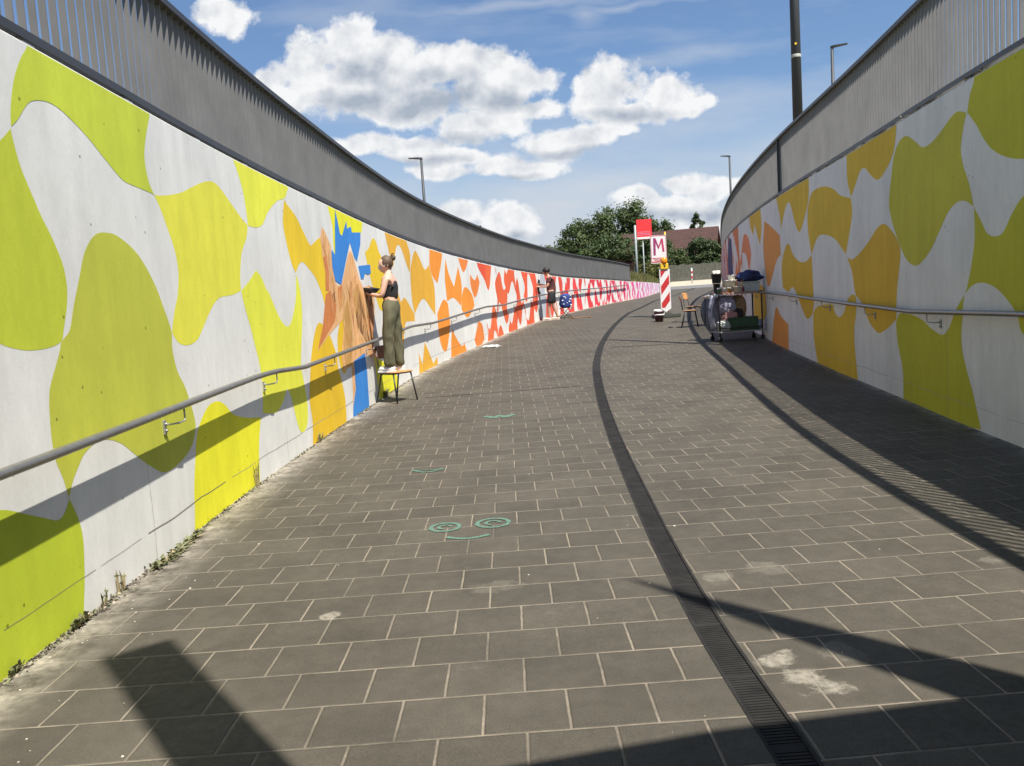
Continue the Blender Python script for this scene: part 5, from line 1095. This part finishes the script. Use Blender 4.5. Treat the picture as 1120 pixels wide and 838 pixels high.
# ------------------------------------------------------------------ chalk faces on the paving
CHK = mat('turquoise chalk', (0.085, 0.155, 0.118), rough=.95, var=.45, scale=70)
def chalk_ribbon(pts, w, z=.004):
    m = MB(); n = len(pts); L = []; R_ = []
    for i, p in enumerate(pts):
        a = pts[max(0, i-1)]; b = pts[min(n-1, i+1)]; d = Vector((b[0]-a[0], b[1]-a[1])).normalized(); k = w*(.5+.12*sin(i*2.1)+.10*noise.noise(Vector((i*.9, p[0]*9, 0))))
        L.append((p[0]-d.y*k, p[1]+d.x*k, gz(p[1])+z)); R_.append((p[0]+d.y*k, p[1]-d.x*k, gz(p[1])+z))
    m.add(L+R_, [(i, i+1, n+i+1, n+i) for i in range(n-1)]); return m
sm_ = thing('chalk_smiley', 'turquoise chalk smiley with two spiral eyes on the paving', 'chalk drawing', (0, 0, 0))
for cx, cy, r in ((-.50, 5.29, .095), (-.185, 5.32, .105)):
    pts = [(cx+r*(1-.0095*i)*cos(i*.28+1), cy+r*1.05*(1-.0095*i)*sin(i*.28+1)) for i in range(24)] + [(cx+r*.75*(1-.045*i)*cos(i*.4+1.5), cy+r*.75*(1-.045*i)*sin(i*.4+1.5)) for i in range(17)]
    chalk_ribbon([(cx+r*cos(i*.2618), cy+r*sin(i*.2618)) for i in range(25)], .030).build('eye', CHK, sm_)
    chalk_ribbon([(cx+r*.45*cos(i*.5), cy+r*.45*sin(i*.5)) for i in range(10)], .022, .0045).build('pupil', CHK, sm_)
chalk_ribbon([(-.475+.27*t/10, 5.06-.055*sin(pi*t/10)) for t in range(11)], .034).build('mouth', CHK, sm_)
c2_ = thing('chalk_smile', 'turquoise chalk smile farther up the paving on the left', 'chalk drawing')
chalk_ribbon([(-.93+.28*t/10, 7.18-.13*sin(pi*t/10)) for t in range(11)], .03).build('mouth', CHK, c2_)
chalk_ribbon([(-.90+.22*t/10, 7.14+.0*t) for t in range(11)], .02, .0048).build('line', CHK, c2_)
o = chalk_ribbon([(-.36+.36*t/12, 9.95+.10*sin(t*1.3)) for t in range(13)], .07).build('chalk_scribble', CHK); tag(o, 'faint turquoise chalk scribble beyond the two chalk smiles', 'chalk drawing')

# ------------------------------------------------------------------ weeds and litter
WEED = mat('weed leaves', (0.14, 0.15, 0.07), rough=.8, var=.35, scale=20, attr=False); DRY = mat('dry stalks', (0.26, 0.21, 0.11), rough=.9, var=.3)
def weed(x, y, r, h, n, dry=.4, label=None):
    m = MB(); rr = random.Random(int(x*100+y*57))
    for i in range(n):
        a = rr.uniform(0, 2*pi); d = r*sqrt(rr.random())*.6; p = Vector((x+abs(d*cos(a))*.5, y+d*sin(a)*1.8, gz(y)-.004)); q = Vector((rr.uniform(-.2, .9), rr.uniform(-1, 1), 0))*r*.6
        hh = h*rr.uniform(.35, 1); w = rr.uniform(.0025, .006); s = Vector((-q.y, q.x, 0)); s = s.normalized()*w if s.length > 0 else Vector((w, 0, 0))
        a0 = [p-s, p+s]; mid = p+q*.45+Vector((0, 0, hh*.65)); e = p+q+Vector((0, 0, hh))
        m.add([p-s, p+s, mid+s*1.3, mid-s*1.3, e], [(0, 1, 2, 3), (3, 2, 4)], None, 1 if rr.random() < dry else 0)
        if rr.random() < .5:
            c = mid; m.add([c, c+s*3+Vector((0, 0, .012)), c+q*.35+Vector((0, 0, .02)), c-s*3+Vector((0, 0, .012))], [(0, 1, 2, 3)], None, 0)
    o = m.build('weed', [WEED, DRY], normals=False); return tag(o, label, 'weed', 'weeds along the foot of the left wall')
wl_ = [(3.96, 'green weed tuft by the lime patch low on the left wall', .09, .06, 50), (3.42, 'small weed at the foot of the nearest lime patch', .05, .06, 26),
       (4.2, 'short dry stalks at the foot of the white patch', .07, .11, 9), (4.42, 'single taller dry weed against the white patch', .04, .15, 6), (4.98, 'long low weed strip before the yellow patch', .20, .04, 120),
       (5.4, 'low green weeds at the corner of the yellow patch', .14, .04, 60), (6.95, 'tall thin dry weed before the yellow patch low on the wall', .06, .24, 12), (9.0, 'small weed at the foot of the amber patch', .09, .12, 20), (12.6, 'green grass tuft behind the chair of the standing person', .14, .16, 40)]
for y, lb, r, h, n in wl_:
    weed(xl(y)+.012, y, r, h, n, .75 if 'dry' in lb else .35, lb)
m = MB(); rr = random.Random(77)
for i in range(110):
    y = 2.6+14*rr.random()**1.6; side = rr.random()
    x = xl(y)+.04+abs(rr.gauss(0, .25)) if side < .75 else rr.uniform(xl(y)+.1, xr(y)-.2)
    s = rr.uniform(.002, .006)*(1.8 if rr.random() < .12 else 1); z = gz(y); a = rr.uniform(0, 6)
    pts = [(x+s*rr.uniform(.6, 1.2)*cos(a+k*1.257), y+s*rr.uniform(.6, 1.2)*sin(a+k*1.257)) for k in range(5)]
    m.add([(p[0], p[1], z) for p in pts]+[(p[0], p[1], z+s*.5) for p in pts], [(5, 6, 7, 8, 9)]+[(k, (k+1) % 5, (k+1) % 5+5, k+5) for k in range(5)])
tag(m.build('litter', mat('pale chips', (.50, .46, .38), rough=.8, var=.4, scale=3)), 'scattered pale paint chips and grit on the paving', 'litter', kind='stuff')
# dry moss and leaves along the coping of the right wall
m = MB(); rr = random.Random(5)
for i in range(2600):
    s = rr.uniform(17.2, 31) if rr.random() < .8 else rr.uniform(31, 48); dens = noise.noise(Vector((s*1.3, 0, 0)))+.25
    if dens < rr.random()*.8: continue
    p = RL.at(s, .02+rr.uniform(0, .12)); z = topR(s)+rr.uniform(0, .045); a = rr.uniform(0, 6); L_ = rr.uniform(.012, .035)
    v = Vector((cos(a), sin(a), rr.uniform(-.3, .8)))*L_; w = Vector((-sin(a), cos(a), rr.uniform(-.5, .5)))*L_*.35
    c = Vector((p[0], p[1], z)); m.add([c-v-w, c+v-w, c+v+w, c-v+w], [(0, 1, 2, 3)], None, 0 if rr.random() < .6 else 1)
tag(m.build('dry_leaves', [DRY, mat('pale dry grass', (.42, .36, .22), rough=.9)], normals=False), 'dry leaves and moss caught along the coping of the right wall', 'leaves', kind='stuff')

# ------------------------------------------------------------------ street lamps
POLE = mat('lamp pole grey', (0.035, 0.038, 0.042), rough=.55, var=.1)
def lamp(x, y, z0, z1, r, hx, hy, label, hs_=.8):
    t = thing('street_lamp', label, 'street lamp', (x, y, z0), 0, 'slim street lamps above the ramp')
    m = MB(); m.tube([(0, 0, 0), (0, 0, z1-z0)], [r, r*.62], 10); m.build('pole', POLE, t)
    m = MB(); h = z1-z0; d = Vector((hx, hy, 0)).normalized(); n_ = Vector((-d.y, d.x, 0))
    a = Vector((0, 0, h)); vs = []
    for k, w, zz, th in ((-.08, .07, .0, .10), (.15, .16, .03, .09), (.75, .13, .09, .04)):
        for sx, sz in ((-1, 0), (1, 0), (1, 1), (-1, 1)): vs.append(a+(d*k+n_*w*sx*.8+Vector((0, 0, zz+sz*th)))*hs_)
    m.add(vs, [(0, 1, 5, 4), (1, 2, 6, 5), (2, 3, 7, 6), (3, 0, 4, 7), (4, 5, 9, 8), (5, 6, 10, 9), (6, 7, 11, 10), (7, 4, 8, 11), (0, 3, 2, 1), (8, 9, 10, 11)]); m.build('lamp_head', POLE, t)
    return t
lamp(-3.62, 40, 2.2, 8.45, .09, -1, 0, 'slim grey street lamp rising behind the left fence')
lamp(15.45, 56, 2.7, 10.1, .10, -1, -.1, 'slim grey street lamp at the far end of the right fence')
lamp(8.83, 22, 3.0, 7.45, .06, 1, -.3, 'slim grey street lamp above the near right fence, head to the right', .5)
mp = thing('mast', 'thick grey mast rising out of frame behind the right fence', 'mast', (5.56, 15.5, 3.0))
m = MB(); m.tube([(0, 0, 0), (0, 0, 7.5)], [.092, .075], 16); m.build('pole', POLE, mp)
m = MB(); m.lathe([(.088, 0), (.089, .004), (.089, .05), (.088, .054)], 16, (0, 0, 2.55)); m.build('sticker_band', mat('pale sticker', (.45, .45, .40)), mp)
m = MB(); m.box((-.03, -.087, 2.78), (.035, .01, .035)); m.build('yellow_sticker', YEL, mp)

# ------------------------------------------------------------------ red sign by the street
rs = thing('banner_sign', 'tall red square sign with small lettering on a grey pole before the trees', 'sign', (12.75, 80, gz(80)+.9))
RG = mat('grey green pole', (0.30, 0.34, 0.33), rough=.5)
m = MB(); m.tube([(0, 0, -1.2), (0, 0, 5.2)], .10, 8); m.build('pole', RG, rs)
m = MB(); m.box((.86, 0, 4.75), (1.45, .10, 1.9)); m.build('panel', mat('bright red sheet', (.75, .035, .04), rough=.45, var=.04), rs)
m = MB(); m.box((.86, -.055, 3.93), (1.45, .02, .20)); m.build('white_strip', SIGNW, rs)
m = MB()
for j in range(3):
    x = .22
    while x < 1.42: w = random.uniform(.05, .2); m.box((x+w/2, -.053, 4.50-.14*j), (w, .012, .06)); x += w+.05
m.build('lettering', mat('pink lettering', (.62, .25, .35), rough=.5), rs)
p2 = thing('pole', 'thin green grey pole between the red sign and the M board', 'pole', (13.95, 83, gz(83)+.5))
m = MB(); m.tube([(0, 0, -1), (0, 0, 4.0)], .06, 8); m.build('shaft', RG, p2); m = MB(); m.lathe([(.07, 0), (.07, .05), (.02, .10)], 10, (0, 0, 4.0)); m.build('cap', RG, p2)
mk = thing('marker_post', 'small red and white marker post on the pale sandy ground', 'post', (19.2, 85.3, gz(85.3)))
m = MB(); m.tube([(0, 0, 0), (0, 0, 1.6)], .07, 10); m.build('post', SIGNW, mk)
m = MB(); m.tube([(0, 0, .55), (0, 0, .8)], .074, 10); m.tube([(0, 0, 1.05), (0, 0, 1.3)], .074, 10); m.build('red_bands', REDP, mk)

# ------------------------------------------------------------------ far wooden fence, house, vegetation
GW = mat('weathered grey boards', (0.10, 0.10, 0.08), rough=.9, var=.25, scale=3)
wf = thing('board_fence', 'weathered grey board fence behind the sandy ground', 'fence', (0, 0, 0))
m = MB(); x = 18.6; i = 0
while x < 27.5:
    y = 95.3+.06*(x-18.6); h = 2.0+.05*sin(x*5); m.box((x, y, gz(y)+h/2-.1), (.14, .03, h)); x += .165; i += 1
m.build('boards', GW, wf)
m = MB()
for z in (.5, 1.6): m.box((23.05, 95.65, gz(95.5)+z), (8.9, .05, .09), rot=.06)
m.build('rail', GW, wf)
BRK = mat('rendered house wall', (0.24, 0.15, 0.11), rough=.9, var=.15); 
def roofmat():
    m = mat('brown roof tiles', (0.060, 0.027, 0.021), rough=.9, var=.2, scale=3); N, K = nodes(m); b = N['Principled BSDF']
    tc = N.new('ShaderNodeTexCoord'); w = N.new('ShaderNodeTexWave'); w.inputs['Scale'].default_value = 1.4; w.bands_direction = 'Z'; K.new(tc.outputs['Object'], w.inputs[0])
    bp = N.new('ShaderNodeBump'); bp.inputs['Strength'].default_value = .8; bp.inputs['Distance'].default_value = .05; K.new(w.outputs[1], bp.inputs['Height']); K.new(bp.outputs[0], b.inputs['Normal']); return m
ROOF = roofmat()
hs = thing('house', 'house with a long dark brown tiled roof behind the bushes', 'house', (27.7, 108, 3.2), radians(-20))
# local: ridge along x, gable end at x=0 (right), extends to -x
m = MB(); m.prism([(-4.5, 0), (4.5, 0), (4.5, 2.6), (0, 6.0), (-4.5, 2.6)], -12.0, -.15, axis='x'); m.build('wall', BRK, hs)
m = MB(); vs = []
for x in (-12.4, .35):
    vs += [(x, -5.1, 2.1), (x, 0, 6.25), (x, 5.1, 2.1), (x, -5.1, 1.95), (x, 0, 6.05), (x, 5.1, 1.95)]
m.add(vs, [(0, 6, 7, 1), (1, 7, 8, 2), (3, 4, 10, 9), (4, 5, 11, 10), (0, 1, 4, 3), (1, 2, 5, 4), (6, 9, 10, 7), (7, 10, 11, 8), (0, 3, 9, 6), (2, 8, 11, 5)])
rf = m.build('roof', ROOF, hs)
for x in (-9.5, -6.2, -3.0):
    m = MB(); m.box((x, -4.52, 1.5), (1.1, .06, 1.2)); w = m.build('window', SIGNW, hs); m = MB(); m.box((x, -4.56, 1.5), (.94, .03, 1.04)); m.build('pane', DARKP, w)

BARK = mat('bark', (0.08, 0.06, 0.045), rough=.95, var=.3, scale=6)
def leafmat(name, c):
    m = bpy.data.materials.new(name); m.use_nodes = True; N, K = nodes(m); b = N['Principled BSDF']; a = N.new('ShaderNodeAttribute'); a.attribute_name = 'Col'
    K.new(a.outputs['Color'], b.inputs['Base Color']); b.inputs['Roughness'].default_value = .55; b.inputs['Specular IOR Level'].default_value = .3
    tr = N.new('ShaderNodeBsdfTranslucent'); K.new(a.outputs['Color'], tr.inputs[0]); mx = N.new('ShaderNodeMixShader'); mx.inputs[0].default_value = .25
    K.new(b.outputs[0], mx.inputs[1]); K.new(tr.outputs[0], mx.inputs[2]); K.new(mx.outputs[0], N['Material Output'].inputs[0]); return m
LEAF = leafmat('leaves', None)
def tree(x, y, z0, H, R, crown0, label, nclump=120, nleaf=70, ls=.28, col=(.055, .085, .028), seed=1, name='tree', group='trees beyond the ramp', trunk=True, sq=1.0):
    rr = random.Random(seed); t = thing(name, label, 'tree' if name == 'tree' else 'bush', (x, y, z0), 0, group)
    cz = (H+crown0)/2; rz = (H-crown0)/2; m = MB(); tips = []
    for i in range(nclump):
        while True:
            u = Vector((rr.uniform(-1, 1), rr.uniform(-1, 1), rr.uniform(-1, 1)))
            if u.length < 1: break
        l = u.length; u = u.normalized()*(l**.55)
        k = .82+.34*noise.noise(u*1.9+Vector((seed*3.1, 0, 0)))
        wdn = 1 if u.z > -.2 else 1-.35*(-u.z-.2)
        c = Vector((u.x*R*k*wdn, u.y*R*k*sq*wdn, cz+u.z*rz*k)); tips.append(c)
        cr_ = R*rr.uniform(.14, .27); sh = rr.uniform(.68, 1.3)
        for j in range(nleaf):
            v = Vector((rr.gauss(0, 1), rr.gauss(0, 1), rr.gauss(0, .8))); v = v*cr_*.52
            p = c+v; nrm = (v.normalized()+Vector((rr.uniform(-.7, .7), rr.uniform(-.7, .7), rr.uniform(-.2, 1)))).normalized()
            a = nrm.orthogonal().normalized(); b = nrm.cross(a); th = rr.uniform(0, pi); a, b = a*cos(th)+b*sin(th), b*cos(th)-a*sin(th); s = ls*rr.uniform(.55, 1.25)
            q = sh*rr.uniform(.8, 1.25); m.add([p-a*s*.5, p+b*s*.32, p+a*s*.6, p-b*s*.32], [(0, 1, 2, 3)], (col[0]*q*rr.uniform(.85, 1.3), col[1]*q, col[2]*q))
    m.build('crown', LEAF, t, normals=False)
    if trunk:
        m = MB(); m.tube([(0, 0, -.3), (.05, 0, crown0*.6), (0, .1, crown0+rz*.5), (.1, 0, H*.75)], [R*.055, R*.045, R*.03, R*.012], 9)
        for c in tips[::max(1, len(tips)//14)]:
            s = Vector((0, 0, crown0*rr.uniform(.6, 1.1)+.3)); m.tube([s, s.lerp(c, .5)+Vector((0, 0, .3)), c], [R*.02, R*.013, R*.005], 5)
        m.build('trunk', BARK, t)
    return t
BELT = 'trees beyond the ramp'; BB = 'bushes behind the board fence'
tree(17.4, 120, 3.2, 11.9, 5.6, .6, 'broad tallest tree in the middle of the green belt behind the red sign', 210, 95, .40, (.060, .092, .028), 3)
tree(11.6, 121, 3.2, 9.9, 4.6, .4, 'rounded tree on the left of the green belt', 130, 95, .38, (.058, .088, .028), 5)
tree(20.8, 118, 3.2, 9.2, 3.6, .4, 'rounded tree just left of the brown roof ridge', 130, 95, .38, (.060, .092, .028), 9)
tree(14.2, 110, 3.1, 6.4, 4.0, .1, 'lower dark tree in front of the tallest tree', 110, 95, .34, (.052, .082, .027), 15)
tree(18.6, 103, 2.9, 5.9, 2.9, .0, 'dark tree standing right against the left end of the brown roof', 110, 95, .32, (.052, .084, .027), 17)
tree(7.4, 124, 3.2, 6.6, 3.6, .3, 'small paler tree just above the end of the left fence', 80, 70, .36, (.070, .090, .036), 21)
tree(3.4, 128, 3.2, 5.9, 3.2, .3, 'lowest pale tree at the left end of the green belt', 60, 70, .36, (.075, .095, .04), 23)
tree(29.0, 124, 3.2, 10.7, 1.3, 3, 'small treetop showing above the brown roof', 55, 90, .30, (.045, .070, .025), 25)
tree(23.9, 99.5, 2.7, 5.2, 2.4, .0, 'dark round bush in front of the brown roof', 110, 95, .27, (.046, .074, .026), 31, 'bush', BB, False)
tree(20.6, 98.5, 2.6, 3.7, 2.0, .0, 'lower green bush left of the round bush behind the board fence', 70, 80, .25, (.05, .078, .022), 33, 'bush', BB, False)
tree(26.0, 98.5, 2.6, 4.0, 2.2, .0, 'green bush at the right end of the board fence', 60, 80, .25, (.05, .078, .022), 35, 'bush', BB, False)
tree(16.6, 94.5, 2.4, 2.6, 2.1, .0, 'yellow green bush at the left end of the board fence', 60, 80, .22, (.095, .11, .028), 37, 'bush', BB, False)
tree(18.4, 97.5, 2.4, 3.2, 2.2, .0, 'dark green bush between the yellow bush and the board fence', 60, 80, .25, (.036, .058, .019), 47, 'bush', BB, False)
tree(-2.0, 70, 2.1, 6.1, .6, 3.6, 'small treetop poking above the left fence', 26, 60, .15, (.05, .06, .04), 41)
# tall dry grass on the bank beyond the left fence
m = MB(); rr = random.Random(9)
for i in range(9000):
    y = rr.uniform(50, 92); e = y-72.9
    xe = (LL.at(LL.s_of_y(y))[0] if y < 72.8 else 13.8+e*.22)-.5; x = xe-abs(rr.gauss(0, 3.2)); d = xe-x
    z = (2.1+.45*min(1, max(0, (d+.2)/4))*min(1, max(0, (y-45)/15))) if y < 72.9 else zf(x, y)
    h = rr.uniform(.35, 1.15)*min(1, .35+d*.5); w = rr.uniform(.015, .035); a = rr.uniform(0, pi); s = Vector((cos(a)*w, sin(a)*w, 0)); l = Vector((rr.uniform(-.25, .25), rr.uniform(-.25, .25), 0))*h
    p = Vector((x, y, z-.05)); q = rr.uniform(.7, 1.3); c = (.22*q, .19*q, .075*q) if rr.random() < .55 else (.10*q, .13*q, .035*q)
    m.add([p-s*1.6, p+s*1.6, p+l*.5+s+Vector((0, 0, h*.6)), p+l*.5-s+Vector((0, 0, h*.6)), p+l+Vector((0, 0, h))], [(0, 1, 2, 3), (3, 2, 4)], c)
tag(m.build('tall_grass', LEAF, normals=False), 'tall dry yellow green grass on the bank beyond the left fence', 'grass', kind='stuff')

# grit, moss and dead leaves gathered along the foot of the left wall
m = MB(); rr = random.Random(15)
for i in range(5200):
    y = 2.9+12*rr.random()**1.3; dn = noise.noise(Vector((y*1.1, 2, 0)))+.35
    if dn < rr.random()*.9: continue
    x = xl(y)+.006+abs(rr.gauss(0, .022)); s = rr.uniform(.003, .010); a = rr.uniform(0, 6); z = gz(y)+rr.uniform(.001, .008)
    v = Vector((cos(a), sin(a)*1.5, rr.uniform(-.2, .9)))*s; w = Vector((-sin(a), cos(a), rr.uniform(-.3, .6)))*s*.6; c = Vector((x, y, z))
    m.add([c-v-w, c+v-w, c+v+w, c-v+w], [(0, 1, 2, 3)], None, rr.choice((0, 0, 1, 2)))
tag(m.build('wall_foot_litter', [mat('dark grit', (.06, .05, .035), rough=.95, var=.3), WEED, mat('pale grit', (.30, .25, .18), rough=.95, var=.3)], normals=False), 'grit, moss and dead leaves along the foot of the left wall', 'litter', kind='stuff')
